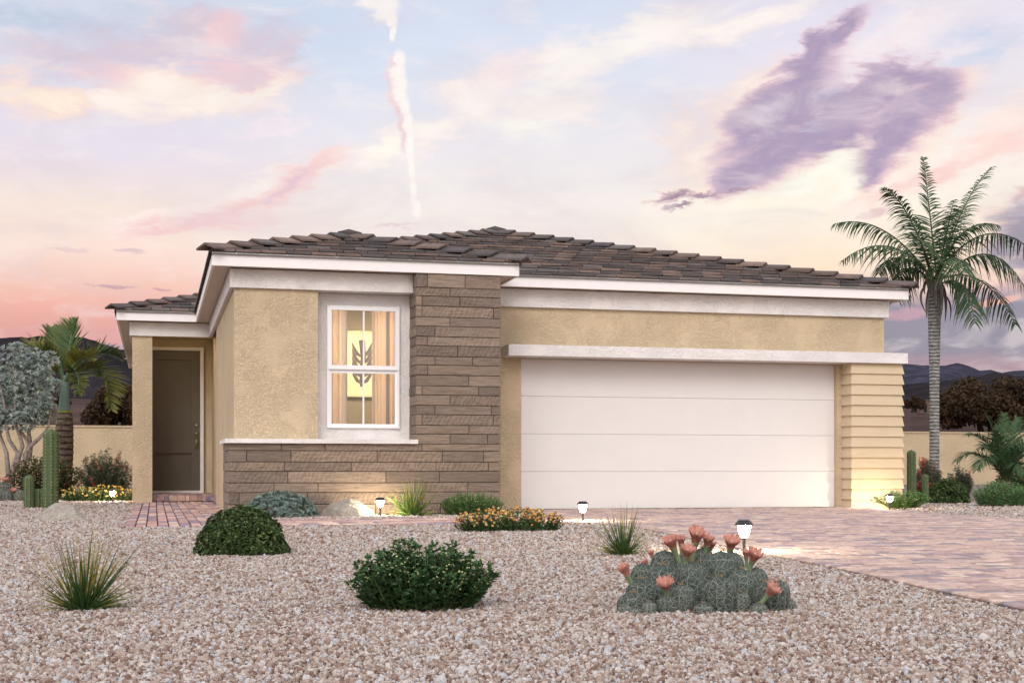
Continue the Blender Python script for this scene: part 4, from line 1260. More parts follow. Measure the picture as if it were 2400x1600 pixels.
def hedgehog(stems, flowers, zfront, label, seed, scale=1.0, nar=1.0, group='flowering hedgehog cactus clumps'):
    """stems: (x, ytop, ybottom, halfwidth, back) px; flowers (x,y,size,tiltx,open)"""
    rs = np.random.RandomState(seed)
    x_ = np.mean([s_[0] for s_ in stems]); b0 = atz(x_, 0, zfront + .15); b0[2] = GZ
    o = thing('hedgehog_cactus', b0, label, 'cactus', group)
    dead = []
    for (x, yt, yb_, hw_, back) in stems:
        zd = zfront + back * 1.35; s = zd / F_PX
        c_ = atz(x, yb_, zd); z0 = GZ - .01
        top = CAMH + (HY - yt) * s; r = hw_ * s * .93; h = top - z0
        b = (c_[0], c_[1], z0)
        if h > 2.9 * r:                       # a stem rising out of the middle of the clump
            z0 = top - 2.9 * r; b = (c_[0], c_[1], z0); h = 2.9 * r
        mb = MB(); g = rs.uniform(.85, 1.15)
        ribbed(mb, b, r, h, 11, (.050 * g, .070 * g, .058 * g), .075, nv=18, bulge=1)
        st = mb.build('stem', 'cactus', o, smooth=True)
        # spines: curved hairs from areoles
        P = []; N = []
        nrib = 11; nz = max(4, int(h / r * 2.3))
        for j in range(nrib):
            a = 2 * PI * j / nrib + .05
            for i in range(1, nz):
                t = i / nz
                rr = r * egg(t) * 1.045
                dr_ = (egg(min(1.0, t + .03)) - egg(t - .03)) * r / (.06 * h)
                P.append((b[0] + rr * math.cos(a), b[1] + rr * math.sin(a), b[2] + t * h)); N.append((math.cos(a), math.sin(a), -dr_))
        P = np.array(P); N = norm(np.array(N)); keep = (N[:, 0] * FW[0] + N[:, 1] * FW[1]) < .55
        P = P[keep]; N = N[keep]; n = len(P)
        A = norm(np.cross(N, np.array([[0, 0, 1.0]]))); B = np.cross(N, A)
        sp = MB(); tt = np.array([0, .35, .7, 1.0])
        for q_ in range(7):
            an = 2 * PI * q_ / 7 + rs.normal(0, .25, n)
            D = A * np.cos(an)[:, None] + B * np.sin(an)[:, None]; Lh = r * rs.uniform(.40, .62, n)
            C = P[:, None, :] + D[:, None, :] * (Lh[:, None] * tt)[..., None] + N[:, None, :] * (Lh[:, None] * (.42 * tt - .40 * tt ** 2))[..., None]
            S = norm(np.cross(D, N)); W = np.full((n, 4), .0008 * scale); W[:, 3] = .0005
            ribbons(sp, C, S, W, np.tile((.52, .52, .46), (n, 1)))
        # tawny tuft on the crown
        m = 14; Pt = np.tile(np.array([[b[0], b[1], b[2] + h * .985]]), (m, 1)) + rs.normal(0, r * .12, (m, 3)) * np.array([1, 1, .1])
        leaves(sp, Pt, norm(rs.normal(0, .5, (m, 3)) + np.array([0, 0, 1])), rs.normal(0, 1, (m, 3)), r * .26, .0022 * scale, np.tile((.42, .30, .16), (m, 1)))
        sp.build('spines', 'petal', st, origin=o['_o'])
    for (x, y, sz, tx, op, back) in flowers:
        zd = zfront + back * 1.35; s = zd / F_PX
        c = atz(x, y, zd); Lf = sz * s * 1.22
        ax = norm(RT * tx * .9 + np.array([0, 0, 1.0]) - FW * (.25 + .45 * op))
        base = c - ax * Lf * .62
        A = norm(np.cross(ax, FW)); B = np.cross(ax, A)
        fl = MB()
        root = base - ax * Lf * .55 + np.array([0, 0, -.0])
        fl.tube([root, base - ax * Lf * .15, base + ax * Lf * .12, base + ax * Lf * .35], [Lf * .13, Lf * .12, Lf * .14, Lf * .20], 10, (.30, .38, .22))
        npet = 11
        for ring, (r1, r2, h2, cc) in enumerate(((.14, .34 + .16 * op, 1.0, (.58, .27, .21)), (.11, .24 + .12 * op, .94, (.66, .34, .27)))):
            for j in range(npet):
                a = 2 * PI * (j + .5 * ring) / npet + rs.normal(0, .08)
                d = A * math.cos(a) + B * math.sin(a); sd_ = np.cross(ax, d)
                hh = h2 * rs.uniform(.9, 1.05); w_ = Lf * .125
                pts = []
                for (t, wf_) in ((0, .45), (.4, .9), (.75, 1.05), (1.0, .5)):
                    cc_ = base + ax * Lf * (.25 + (hh - .25) * (t ** .9)) * (1 - .06 * t * op) + d * Lf * (r1 + (r2 - r1) * t ** 1.5)
                    pts += [cc_ - sd_ * w_ * wf_, cc_ - d * Lf * .035, cc_ + sd_ * w_ * wf_]
                c3 = np.array(cc) * rs.uniform(.85, 1.15)
                fl.add(pts, [(i * 3 + k, i * 3 + k + 1, (i + 1) * 3 + k + 1, (i + 1) * 3 + k) for i in range(3) for k in range(2)], c3)
        fl.tube([base + ax * Lf * .2, base + ax * Lf * .72, base + ax * Lf * .8], [Lf * .03, Lf * .05, Lf * .045], 6, (.75, .62, .55))
        fl.build('flower', 'petal', o)
    return o
ST = [(1482, 1388, 1420, 36, .05), (1505, 1355, 1425, 40, .12), (1508, 1318, 1400, 34, .30), (1555, 1322, 1415, 42, .22), (1558, 1288, 1360, 36, .42),
      (1622, 1315, 1415, 40, .22), (1600, 1300, 1360, 34, .42), (1648, 1282, 1360, 28, .50), (1690, 1290, 1390, 46, .30), (1712, 1290, 1350, 34, .48),
      (1600, 1368, 1438, 27, .03), (1565, 1392, 1438, 26, .02), (1688, 1350, 1442, 37, .02), (1740, 1332, 1415, 34, .18), (1772, 1328, 1400, 30, .30),
      (1736, 1385, 1438, 22, .03), (1650, 1412, 1446, 22, -.02), (1522, 1408, 1438, 18, .0), (1490, 1422, 1440, 16, .0), (1465, 1415, 1436, 16, .02),
      (1778, 1412, 1440, 20, .0), (1812, 1360, 1436, 36, .08), (1795, 1364, 1436, 34, .16), (1826, 1358, 1420, 26, .22), (1848, 1402, 1424, 17, .14),
      (1660, 1360, 1420, 24, .2), (1465, 1396, 1430, 20, .08)]
FL = [(1465, 1337, 34, -.6, .2, .10), (1513, 1320, 20, -.5, 0, .30), (1527, 1298, 18, -.3, 0, .42), (1574, 1272, 38, -.5, .5, .36), (1596, 1268, 26, -.1, .3, .46),
      (1611, 1293, 36, .1, .7, .20), (1632, 1256, 42, .1, .6, .44), (1659, 1268, 32, .2, .4, .46), (1668, 1278, 22, .3, .2, .50), (1714, 1272, 38, .1, .8, .46),
      (1768, 1302, 38, .3, .7, .26), (1749, 1298, 24, -.1, .2, .34), (1560, 1370, 36, -.2, 1.0, -.02), (1808, 1383, 36, .7, .9, -.02), (1650, 1291, 20, 0, .2, .5)]
ST_z = F_PX * (CAMH - GZ) / (1440 - HY)
hedgehog(ST, FL, ST_z, 'large clump of round grey green cactus with salmon flowers in the gravel', 71)
hedgehog([(8, 1128, 1168, 20, .1), (30, 1142, 1168, 16, .2), (44, 1146, 1170, 12, 0), (18, 1148, 1170, 14, 0), (2, 1140, 1170, 16, 0), (-14, 1130, 1170, 18, .2)],
         [(14, 1126, 16, -.2, .5, .2), (32, 1150, 14, .1, .8, -.05), (-4, 1124, 14, 0, .5, .2)], 25.5, 'small round cactus clump with pink flowers at the edge of the frame', 72, 3.0)

# ================================================================= PALMS
def frond(mb, rs, p0, pc, p1, L, n=38, droop=.5, W=.02, col=(.05, .10, .035), vlift=.25, tipc=None, spread=.9, rr=.012, rcol=(.16, .20, .08), start=.15, fwd=.55):
    p0, pc, p1 = map(lambda v: np.asarray(v, float), (p0, pc, p1))
    t = np.linspace(0, 1, 14)[:, None]; C = p0 * (1 - t) ** 2 + 2 * pc * t * (1 - t) + p1 * t ** 2
    mb.tube(C, np.linspace(rr, rr * .25, 14), 5, rcol)
    tt = np.linspace(start, .995, n); tt = np.repeat(tt, 2); side = np.tile([1, -1], n); m = 2 * n
    tt = np.clip(tt + rs.normal(0, .004, m), 0, 1)[:, None]
    P = p0 * (1 - tt) ** 2 + 2 * pc * tt * (1 - tt) + p1 * tt ** 2
    T = norm(2 * (pc - p0) * (1 - tt) + 2 * (p1 - pc) * tt)
    S = np.cross(T, np.array([[0, 0, 1.0]])); bad = np.linalg.norm(S, axis=1) < .12
    S[bad] = RT; S = norm(S); U = np.cross(S, T)
    prof = (.38 + .62 * np.sin(PI * np.clip((tt[:, 0] - start) / (1 - start), 0, 1) ** .75) ) * (1 - .35 * tt[:, 0] ** 3)
    Ln = L * prof * rs.uniform(.85, 1.12, m)
    D = norm(S * side[:, None] * spread + T * fwd * rs.uniform(.8, 1.2, (m, 1)) + U * vlift * rs.uniform(.5, 1.5, (m, 1)) + rs.normal(0, .06, (m, 3)))
    q = np.linspace(0, 1, 5)
    CL = P[:, None, :] + D[:, None, :] * (Ln[:, None] * q)[..., None]
    CL[:, :, 2] -= (droop * rs.uniform(.7, 1.3, m) * Ln)[:, None] * q[None] ** 2
    Sd = norm(np.cross(D, U) + rs.normal(0, .15, (m, 3)))
    Wd = W * rs.uniform(.85, 1.15, (m, 1)) * np.array([.5, 1.0, .9, .6, .08])[None]
    c = jitter_cols(rs, m, col, .28)[:, None, :] * np.ones((1, 5, 1))
    if tipc is not None:
        k = np.array([0, .1, .3, .6, .9])[None, :, None] * rs.uniform(.2, 1, (m, 1, 1)); c = c * (1 - k) + np.array(tipc) * k
    ribbons(mb, CL, Sd, Wd, c)

def ring_trunk(mb, base, top, prof, n, ringamp, rs, k=20, step=None):
    """prof: list of (t, radius)"""
    base = np.array(base); top = np.array(top); V = []; rows_ = n * 4
    ts = [p[0] for p in prof]; rsd = [p[1] for p in prof]; cols = []
    for i in range(rows_ + 1):
        t = i / rows_; r = np.interp(t, ts, rsd); ph = (i % 4)
        r *= 1 + (ringamp if ph == 1 else (ringamp * .6 if ph == 2 else (-ringamp if ph == 0 else 0)))
        c = base + (top - base) * t
        for j in range(k):
            a = 2 * PI * j / k
            V.append(c + np.array([math.cos(a) * r, math.sin(a) * r, rs.uniform(-1, 1) * .003]))
            cols.append((.28,) * 3 if ph == 0 else ((1.05,) * 3 if ph in (1, 2) else (.9,) * 3))
    F = [(i * k + j, i * k + (j + 1) % k, (i + 1) * k + (j + 1) % k, (i + 1) * k + j) for i in range(rows_) for j in range(k)]
    F.append(tuple(rows_ * k + j for j in range(k)))
    mb.add(V, F); mb.C[-1] = np.array(cols)

def tall_palm():
    zd = 27.5; rs = np.random.RandomState(81); s = zd / F_PX
    b = atz(2190, 0, zd); b[2] = GZ
    o = thing('palm_tree', b, 'tall slender palm tree with grey ringed trunk right of the garage', 'palm tree')
    top = atz(2190, 690, zd)
    tr = MB(); ring_trunk(tr, b + [0, 0, -.05], top, [(0, .115), (.15, .096), (.55, .092), (.85, .118), (1, .135)], 60, .05, rs)
    tr.build('trunk', 'ringtrunk', o, smooth=False)
    sh = MB()                                                    # dry leaf bases hanging round the top
    for (x0, y0, x1, y1, x2, y2, w_, dz) in ((2185, 660, 2170, 700, 2172, 745, .09, -.25), (2200, 655, 2212, 700, 2198, 770, .11, -.28), (2165, 672, 2148, 700, 2172, 735, .05, -.1),
                                    (2205, 660, 2222, 690, 2215, 755, .07, -.1), (2190, 655, 2188, 690, 2195, 720, .12, -.3), (2215, 690, 2235, 715, 2226, 752, .04, .0), (2178, 650, 2160, 668, 2168, 690, .07, .1)):
        p0, p1, p2 = atz(x0, y0, zd + dz * .6), atz(x1, y1, zd + dz), atz(x2, y2, zd + dz * .9)
        t = np.linspace(0, 1, 7)[:, None]; C = (p0 * (1 - t) ** 2 + 2 * p1 * t * (1 - t) + p2 * t ** 2)[None]
        wd = np.array([[.6, 1, 1, .9, .75, .5, .15]]) * w_
        ribbons(sh, C, np.array([RT]), wd, np.array([(.17, .15, .14)])); ribbons(sh, C + FW * .01, np.array([norm(RT + FW)]), wd * .8, np.array([(.10, .085, .08)]))
    for a in range(10):
        an = 2 * PI * a / 10; d = np.array([math.cos(an), math.sin(an), 0])
        sh.tube([top + d * .07 + [0, 0, -.15], top + d * .10 + [0, 0, .12], top + d * .17 + [0, 0, .42]], [.045, .035, .018], 6, (.14, .13, .09))
    sh.build('leaf_base', 'bark', o)
    c0 = atz(2192, 660, zd)
    FR = [  # tip x,y, control x,y, depth of tip, leaf length, droop, lift
        (2164, 370, 2180, 500, .25, .52, .30, .1), (2325, 392, 2245, 470, .5, .55, .45, .1), (2072, 440, 2130, 470, -.4, .55, .55, .1), (2340, 528, 2245, 500, -.5, .55, .65, .1),
        (2405, 680, 2320, 520, -.2, .62, .8, 0), (1955, 525, 2075, 490, .4, .55, .8, 0), (1975, 610, 2090, 520, -.6, .58, .8, 0), (2285, 758, 2265, 620, -.8, .62, .7, 0),
        (2420, 590, 2300, 480, .6, .58, .8, 0), (2100, 700, 2110, 570, .9, .6, .8, 0), (2235, 470, 2215, 560, -1.5, .6, .8, .1), (2150, 560, 2160, 560, -1.8, .6, .9, 0),
        (2260, 640, 2230, 560, -1.9, .6, .9, 0), (2120, 500, 2150, 520, 1.4, .6, .6, 0), (2260, 480, 2230, 520, 1.5, .6, .6, 0), (2380, 760, 2300, 600, .9, .6, .8, 0), (2060, 640, 2100, 560, 1.2, .58, .8, 0)]
    for (x, y, cx_, cy_, dz, L, dr_, vl) in FR:
        mb = MB(); frond(mb, rs, c0 + rs.normal(0, .05, 3), atz(cx_, cy_, zd + dz * .4), atz(x, y, zd + dz), L, 44, dr_, .031, (.042, .088, .034), vl, (.08, .13, .05), .85, .022, (.10, .12, .06), .12)
        mb.build('frond', 'leaf', o)
tall_palm()

def bottle_palm():
    zd = 30.0; rs = np.random.RandomState(82)
    b = atz(151, 0, zd); b[2] = GZ; o = thing('palm_tree', b, 'short stout palm with green crownshaft and golden fronds beside the silver tree', 'palm tree')
    t1 = atz(151, 968, zd); s = zd / F_PX
    tr = MB(); ring_trunk(tr, b, t1, [(0, 17 * s), (.3, 18 * s), (.55, 20.5 * s), (.85, 20 * s), (1, 18 * s)], 14, .03, rs, 24)
    tr.build('trunk', 'bottletrunk', o)
    cs = MB(); cs.tube([atz(151, 972, zd), atz(151, 958, zd), atz(151, 935, zd), atz(152, 905, zd), atz(152, 880, zd)], [14.5 * s, 14 * s, 11.5 * s, 10 * s, 8 * s], 18, (.17, .26, .22))
    cs.tube([atz(151, 969, zd), atz(151, 962, zd)], [15 * s, 14.6 * s], 18, (.30, .30, .06)); cs.build('crownshaft', 'cactus', o, smooth=True)
    c0 = atz(152, 900, zd); G = (.075, .135, .05); Y = (.20, .20, .04)
    FR = [(178, 752, 158, 800, .3, .62, .0, G, .5), (292, 848, 215, 790, .2, .62, .1, G, .55), (262, 960, 255, 800, -.5, .62, .15, (.13, .15, .035), .5), (55, 812, 105, 800, .6, .55, .1, Y, .6),
          (78, 850, 110, 790, -.6, .52, .1, (.09, .13, .03), .5), (108, 935, 110, 830, -.5, .48, .1, Y, .5), (185, 925, 185, 830, -1.2, .50, .15, (.10, .13, .03), .5),
          (230, 880, 200, 800, .9, .55, .1, G, .5), (120, 770, 135, 810, .8, .55, .0, G, .6), (215, 845, 190, 810, -1.0, .5, .1, Y, .5)]
    for (x, y, cx_, cy_, dz, L, dr_, col, vl) in FR:
        mb = MB(); frond(mb, rs, c0 + rs.normal(0, .03, 3), atz(cx_, cy_, zd + dz * .5), atz(x, y, zd + dz), L, 46, dr_, .048, col, vl, (.24, .22, .07), .75, .032, (.18, .26, .14), .22, .7)
        mb.build('frond', 'leaf', o)
bottle_palm()

def small_palm():
    zd = 25.0; rs = np.random.RandomState(83)
    b = atz(2358, 0, zd); b[2] = GZ; o = thing('palm_tree', b, 'low bushy palm with feathery green fronds in front of the garden wall', 'palm tree')
    tr = MB(); ring_trunk(tr, b, atz(2358, 1125, zd), [(0, .09), (1, .075)], 5, .08, rs, 12); tr.build('trunk', 'bottletrunk', o)
    c0 = atz(2358, 1130, zd)
    FR = [(2245, 1078, 2290, 1030, -.3), (2268, 1018, 2320, 1010, -.4), (2308, 965, 2345, 1040, .1), (2352, 970, 2356, 1050, .2), (2440, 1010, 2385, 1020, .1), (2460, 1090, 2400, 1020, -.3),
          (2290, 1100, 2320, 1030, -.9), (2385, 980, 2372, 1040, .5), (2420, 1060, 2380, 1020, -.9), (2330, 1010, 2345, 1040, -.8), (2400, 1110, 2380, 1050, -1.0), (2300, 1050, 2330, 1020, .8), (2440, 1050, 2390, 1010, .8)]
    for (x, y, cx_, cy_, dz) in FR:
        mb = MB(); frond(mb, rs, c0 + rs.normal(0, .03, 3), atz(cx_, cy_, zd + dz * .5), atz(x, y, zd + dz), .46, 60, .42, .019, (.055, .115, .050), .25, (.10, .17, .07), .6, .012, (.12, .16, .07), .08, .9)
        mb.build('frond', 'leaf', o)
small_palm()

# ================================================================= TREES
def limb(mb, pts, r0, r1, col, k=7):
    pts = np.array(pts); n = len(pts); mb.tube(pts, np.linspace(r0, r1, n), k, col)

def silver_tree():
    zd = 27.8; rs = np.random.RandomState(91); s = zd / F_PX
    b = atz(70, 0, zd); b[2] = GZ
    o = thing('silver_leaf_tree', b, 'silvery grey green multi-trunk tree at the edge of the frame beside the short palm', 'tree')
    tr = MB(); bc = (.30, .25, .225)
    A = lambda x, y, dz=0: atz(x, y, zd + dz)
    ends = []
    for path in ([(38, 1145), (45, 1090), (68, 1062), (20, 1030), (5, 1000), (0, 960), (-30, 900)], [(98, 1145), (105, 1085), (118, 1060), (130, 1040), (88, 1010), (82, 960), (95, 900)],
                 [(100, 1100), (112, 1065), (140, 1045), (180, 1030), (215, 1015), (238, 1000), (255, 960)], [(60, 1100), (68, 1080), (95, 1045), (75, 1015), (50, 990), (60, 930), (40, 850)],
                 [(130, 1080), (140, 1045), (128, 1010), (160, 985), (175, 940), (150, 880)], [(20, 1130), (5, 1060), (-30, 1020), (-50, 950)]):
        dz = rs.uniform(-.4, .4)
        # the sketch is in crop pixels (2.85 x); bring back to photo pixels
        P = [A(38 + (x - 60) * .42, 1105 - (1105 - y) * 1.0, dz * i / 5) for i, (x, y) in enumerate(path)]
        limb(tr, P, .055, .018, bc)
        ends.append(P[-1])
    tr.build('trunk', 'bark', o, smooth=True)
    mb = MB()
    blobs = [(28, 880, 72, 56), (60, 920, 52, 44), (-15, 920, 60, 60), (95, 945, 30, 22), (32, 820, 24, 16), (78, 860, 40, 38), (10, 975, 45, 38), (60, 985, 42, 28), (110, 970, 18, 14), (95, 985, 20, 16), (-50, 880, 60, 60), (-60, 960, 50, 50)]
    for i in range(34):
        a_ = rs.uniform(0, 2 * PI); q_ = rs.uniform(.72, 1.16)
        blobs.append((28 + math.cos(a_) * 92 * q_, 895 - math.sin(a_) * 88 * q_, rs.uniform(9, 20), rs.uniform(9, 20)))
    for (x, y, rx, rz) in blobs:
        n = int(rx * rz * .15) + 26
        d = norm(rs.normal(0, 1, (n, 3))); rad = rs.rand(n) ** .4
        P = d * rad[:, None] * np.array([1, 1, 1]); c = A(x, y, rs.uniform(-.35, .1))
        Pw = c + (P[:, :1] * rx * s) * RT + (P[:, 1:2] * rx * s * .8) * FW + P[:, 2:] * rz * s * np.array([0, 0, 1])
        Pw += (np.sin(Pw * 9 + 1) * .05)
        keep = np.sin(Pw[:, 0] * 8 + Pw[:, 2] * 5) + np.sin(Pw[:, 2] * 11 - Pw[:, 0] * 6) + rs.normal(0, .8, n) > -1.3
        Pw = Pw[keep]; n = len(Pw); N = norm(P[keep] + np.array([0, 0, .5]))
        cc = jitter_cols(rs, n, (.42, .48, .45), .25, (.28, .34, .30), .2)
        rosettes(mb, rs, Pw, N, 12, .080, .017, 1.0, cc, .2, .1)
    mb.build('crown', 'leaf', o)
silver_tree()

def far_tree(name, x0, x1, y0, ybase, zd, label, seed, n=3600, col=(.060, .034, .016), leaf=.34, group='dark trees beyond the garden wall', trunks=3):
    rs = np.random.RandomState(seed); s = zd / F_PX
    b = atz((x0 + x1) / 2, ybase, zd); b[2] -= .3
    o = thing(name, b, label, 'tree', group)
    tr = MB(); cxm = (x0 + x1) / 2; w_ = (x1 - x0) / 2
    for i in range(trunks):
        q = (i + .5) / trunks * 2 - 1
        limb(tr, [atz(cxm + q * w_ * .25, ybase + 4, zd), atz(cxm + q * w_ * .35, ybase - (ybase - y0) * .25, zd), atz(cxm + q * w_ * .6, ybase - (ybase - y0) * .55, zd + rs.uniform(-1, 1))], .28 * zd / 110, .10, (.03, .022, .018))
    tr.build('trunk', 'bark', o)
    mb = MB(); H = (ybase - y0)
    nb = 26
    for i in range(nb):
        qx = rs.uniform(-.85, .85); top = math.sqrt(1 - qx ** 2 * .85); qz = rs.uniform(.28, .86) * top + .06
        c = atz(cxm + qx * w_, ybase - H * qz, zd + rs.uniform(-1, 1) * w_ * s * .6)
        r = w_ * s * rs.uniform(.20, .32); m = n // nb
        d = norm(rs.normal(0, 1, (m, 3))); P = c + d * (rs.rand(m, 1) ** .35) * r * np.array([1.15, 1.15, .8])
        cc = jitter_cols(rs, m, np.array(col) * rs.uniform(.7, 1.35), .35)
        rosettes(mb, rs, P, norm(d + np.array([0, 0, .4])), 3, leaf, leaf * .45, 1.0, cc, .2, .1)
    mb.build('crown', 'leaf', o)
far_tree('desert_tree', 2198, 2445, 884, 1016, 105, 'large dark brown tree beyond the wall right of the tall palm', 101, 7800, leaf=.30)
far_tree('desert_tree', 198, 380, 908, 1012, 105, 'dark brown tree beyond the wall between the short palm and the porch', 102, 4600, leaf=.30)
far_tree('desert_shrub', 2118, 2166, 931, 962, 220, 'small distant dark tree beside the far hut', 103, 1200, leaf=.32, trunks=1)
far_tree('desert_shrub', 128, 165, 930, 956, 220, 'small distant dark tree behind the trunk of the short palm', 104, 900, leaf=.32, trunks=1)
# hut on the plain
hz = 232.0; hp = atz(2169, 960, hz); s = hz / F_PX
hut = thing('hut', (hp[0], hp[1], hp[2] - .3), 'tiny distant brown hut with a dark doorway on the plain', 'hut')
hm_ = MB(); hm_.box(hp[0] - .9, hp[1], hp[2] - .6, hp[0] + .8, hp[1] + 2, hp[2] + 1.45); hm_.build('wall', plain('hut_wall', (.13, .085, .07), .9), hut)
hr = MB(); hr.box(hp[0] - 1.0, hp[1] - .1, hp[2] + 1.45, hp[0] + .9, hp[1] + 2.1, hp[2] + 1.65); hr.build('roof', plain('hut_roof', (.10, .07, .06), .9), hut)
hd_ = MB(); hd_.box(hp[0] - .35, hp[1] - .02, hp[2] - .4, hp[0] + .30, hp[1] - .003, hp[2] + 1.0); hd_.build('door', plain('hut_door', (.015, .012, .012), .9), hut)

# ================================================================= HILLS
def hills():
    mb = MB()
    def fbm(a, f, seed):
        v = 0; amp = 1
        for i in range(6): v += amp * math.sin(a * f + seed * (i + 1) * 1.7 + 1.3 * math.sin(a * f * .53 + seed + i)); f *= 2.03; amp *= .52
        return v
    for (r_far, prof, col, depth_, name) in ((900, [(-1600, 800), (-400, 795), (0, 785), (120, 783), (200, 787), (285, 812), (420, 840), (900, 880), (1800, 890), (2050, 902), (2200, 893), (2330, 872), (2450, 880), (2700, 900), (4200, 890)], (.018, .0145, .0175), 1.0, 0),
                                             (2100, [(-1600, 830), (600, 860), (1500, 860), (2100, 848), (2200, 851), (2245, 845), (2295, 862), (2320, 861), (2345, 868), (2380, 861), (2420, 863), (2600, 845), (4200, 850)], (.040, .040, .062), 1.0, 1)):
        xs = np.linspace(-1500, 4100, 420); rows_ = 22; V = []
        px = [p[0] for p in prof]; py = [p[1] for p in prof]
        for j in range(rows_):
            t = j / (rows_ - 1)                                   # 0 foot, 1 crest, beyond: falls behind
            for x in xs:
                yt = np.interp(x, px, py); tanv = (HY - yt) / F_PX
                tt = min(1, t / .8)
                rr = r_far * (.42 + .58 * tt) if t <= .8 else r_far * (1 + (t - .8) * 2)
                az = math.atan((x - 1200) / F_PX) + YAW; zdep = rr
                crest = CAMH + tanv * r_far
                base = .0585 * (min(rr * .9, 420) - 50) - 4
                prof_h = tt ** 1.15 if t <= .8 else 1 - (t - .8) * 4
                z = base + (crest - base) * prof_h
                rough = (fbm(x * .02 + t * 4, 1.0, 2.0 + name) * .028 + fbm(x * .05 - t * 7, 1.0, 5.0) * .018) * crest * math.sin(PI * min(1, tt)) if t < .8 else 0
                rough += fbm(x * .09, 1.0, 3.1) * .004 * crest * tt
                p = FW * zdep + RT * ((x - 1200) / F_PX * zdep)
                V.append((p[0], p[1], z + rough))
        n = len(xs)
        F = [(j * n + i, j * n + i + 1, (j + 1) * n + i + 1, (j + 1) * n + i) for j in range(rows_ - 1) for i in range(n - 1)]
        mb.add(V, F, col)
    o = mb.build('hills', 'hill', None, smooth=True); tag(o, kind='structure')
hills()

# ================================================================= LIGHT AND SKY
sun_d = bpy.data.lights.new('sun', 'SUN'); sun = bpy.data.objects.new('sun', sun_d); COL.objects.link(sun)
SUN_EL, SUN_AZ = 34.0, 205.0        # azimuth measured clockwise from +Y: behind the viewer, to the left
sun_d.energy = 1.35; sun_d.angle = R_(28); sun_d.color = (1.0, .95, .90)
sd_ = Vector((math.sin(R_(SUN_AZ)) * math.cos(R_(SUN_EL)), math.cos(R_(SUN_AZ)) * math.cos(R_(SUN_EL)), math.sin(R_(SUN_EL))))
sun.rotation_euler = sd_.to_track_quat('Z', 'Y').to_euler(); sun.location = (0, 0, 20)

wld = bpy.data.worlds.new('World'); scene.world = wld; wld.use_nodes = True
t = NT(wld.node_tree); bg = wld.node_tree.nodes['Background']
co = t.n.new('ShaderNodeTexCoord').outputs['Generated']
sep = t.n.new('ShaderNodeSeparateXYZ'); t.link(co, sep.inputs[0])
az = t.math('MULTIPLY', t.math('ARCTAN2', sep.outputs[0], sep.outputs[1]), 180 / PI)
hyp = t.math('SQRT', t.math('ADD', t.math('MULTIPLY', sep.outputs[0], sep.outputs[0]), t.math('MULTIPLY', sep.outputs[1], sep.outputs[1])))
el = t.math('MULTIPLY', t.math('ARCTAN2', sep.outputs[2], hyp), 180 / PI)
cmb = t.n.new('ShaderNodeCombineXYZ'); t.link(az, cmb.inputs[0]); t.link(el, cmb.inputs[1]); P0 = cmb.outputs[0]
def ae(x, y):
    u = (x - 1200) / F_PX; v = (HY - y) / F_PX
    return math.degrees(YAW + math.atan(u)), math.degrees(math.atan(v / math.sqrt(1 + u * u)))
# streaky noise, stretched along a direction rising to the right
mp = t.n.new('ShaderNodeMapping'); mp.inputs['Rotation'].default_value = (0, 0, R_(-24)); mp.inputs['Scale'].default_value = (.10, .26, 1); t.link(P0, mp.inputs[0])
n_st = t.noise(mp.outputs[0], 1.6, 9, .60, .6)
mp2 = t.n.new('ShaderNodeMapping'); mp2.inputs['Scale'].default_value = (.12, .30, 1); t.link(P0, mp2.inputs[0])
n_w = t.noise(mp2.outputs[0], 2.0, 7, .58, .2)
warp = t.vmath('SCALE', t.vmath('SUBTRACT', n_w.outputs['Color'], (.5, .5, .5)).outputs[0], scale=3.2).outputs[0]
mp3 = t.n.new('ShaderNodeMapping'); mp3.inputs['Rotation'].default_value = (0, 0, R_(-20)); mp3.inputs['Scale'].default_value = (.35, .8, 1); t.link(P0, mp3.inputs[0])
n_f = t.noise(mp3.outputs[0], 2.6, 8, .62, .4)
warp2 = t.vmath('SCALE', t.vmath('SUBTRACT', n_f.outputs['Color'], (.5, .5, .5)).outputs[0], scale=1.3).outputs[0]
PW = t.vmath('MULTIPLY', t.vmath('ADD', t.vmath('ADD', P0, warp).outputs[0], warp2).outputs[0], (1, 1, 0)).outputs[0]
PS = t.vmath('MULTIPLY', t.vmath('ADD', P0, t.vmath('SCALE', warp2, scale=.45).outputs[0]).outputs[0], (1, 1, 0)).outputs[0]
e_ = t.maprange(el, 0, 30)
def R2(y): return max(0.0, min(1.0, ae(1200, y)[1] / 30))
left = t.ramp(e_, [(0, lin((.80, .55, .56))), (R2(790), lin((.90, .66, .63))), (R2(735), lin((.95, .715, .665))), (R2(680), lin((.97, .80, .74))), (R2(600), lin((.985, .885, .84))), (R2(510), lin((.97, .90, .86))),
                   (R2(400), lin((.92, .88, .92))), (R2(250), lin((.89, .88, .93))), (R2(90), lin((.84, .86, .92))), (.9, lin((.76, .81, .90)))])
mid = t.ramp(e_, [(0, lin((.90, .74, .70))), (R2(760), lin((.96, .86, .81))), (R2(600), lin((.967, .915, .885))), (R2(480), lin((.955, .925, .91))), (R2(330), lin((.925, .91, .935))), (R2(130), lin((.86, .89, .95))), (.9, lin((.74, .80, .92)))])
right = t.ramp(e_, [(0, lin((.72, .58, .61))), (R2(850), lin((.70, .60, .64))), (R2(820), lin((.64, .60, .65))), (R2(740), lin((.66, .61, .66))), (R2(690), lin((.90, .76, .74))), (R2(640), lin((1.0, .90, .80))), (R2(500), lin((1.0, .96, .90))),
                    (R2(330), lin((.95, .92, .93))), (R2(120), lin((.91, .89, .94))), (.9, lin((.78, .82, .92)))])
azw = t.math('ADD', az, t.math('MULTIPLY', t.math('SUBTRACT', n_w.outputs[0], .5), 8.0))
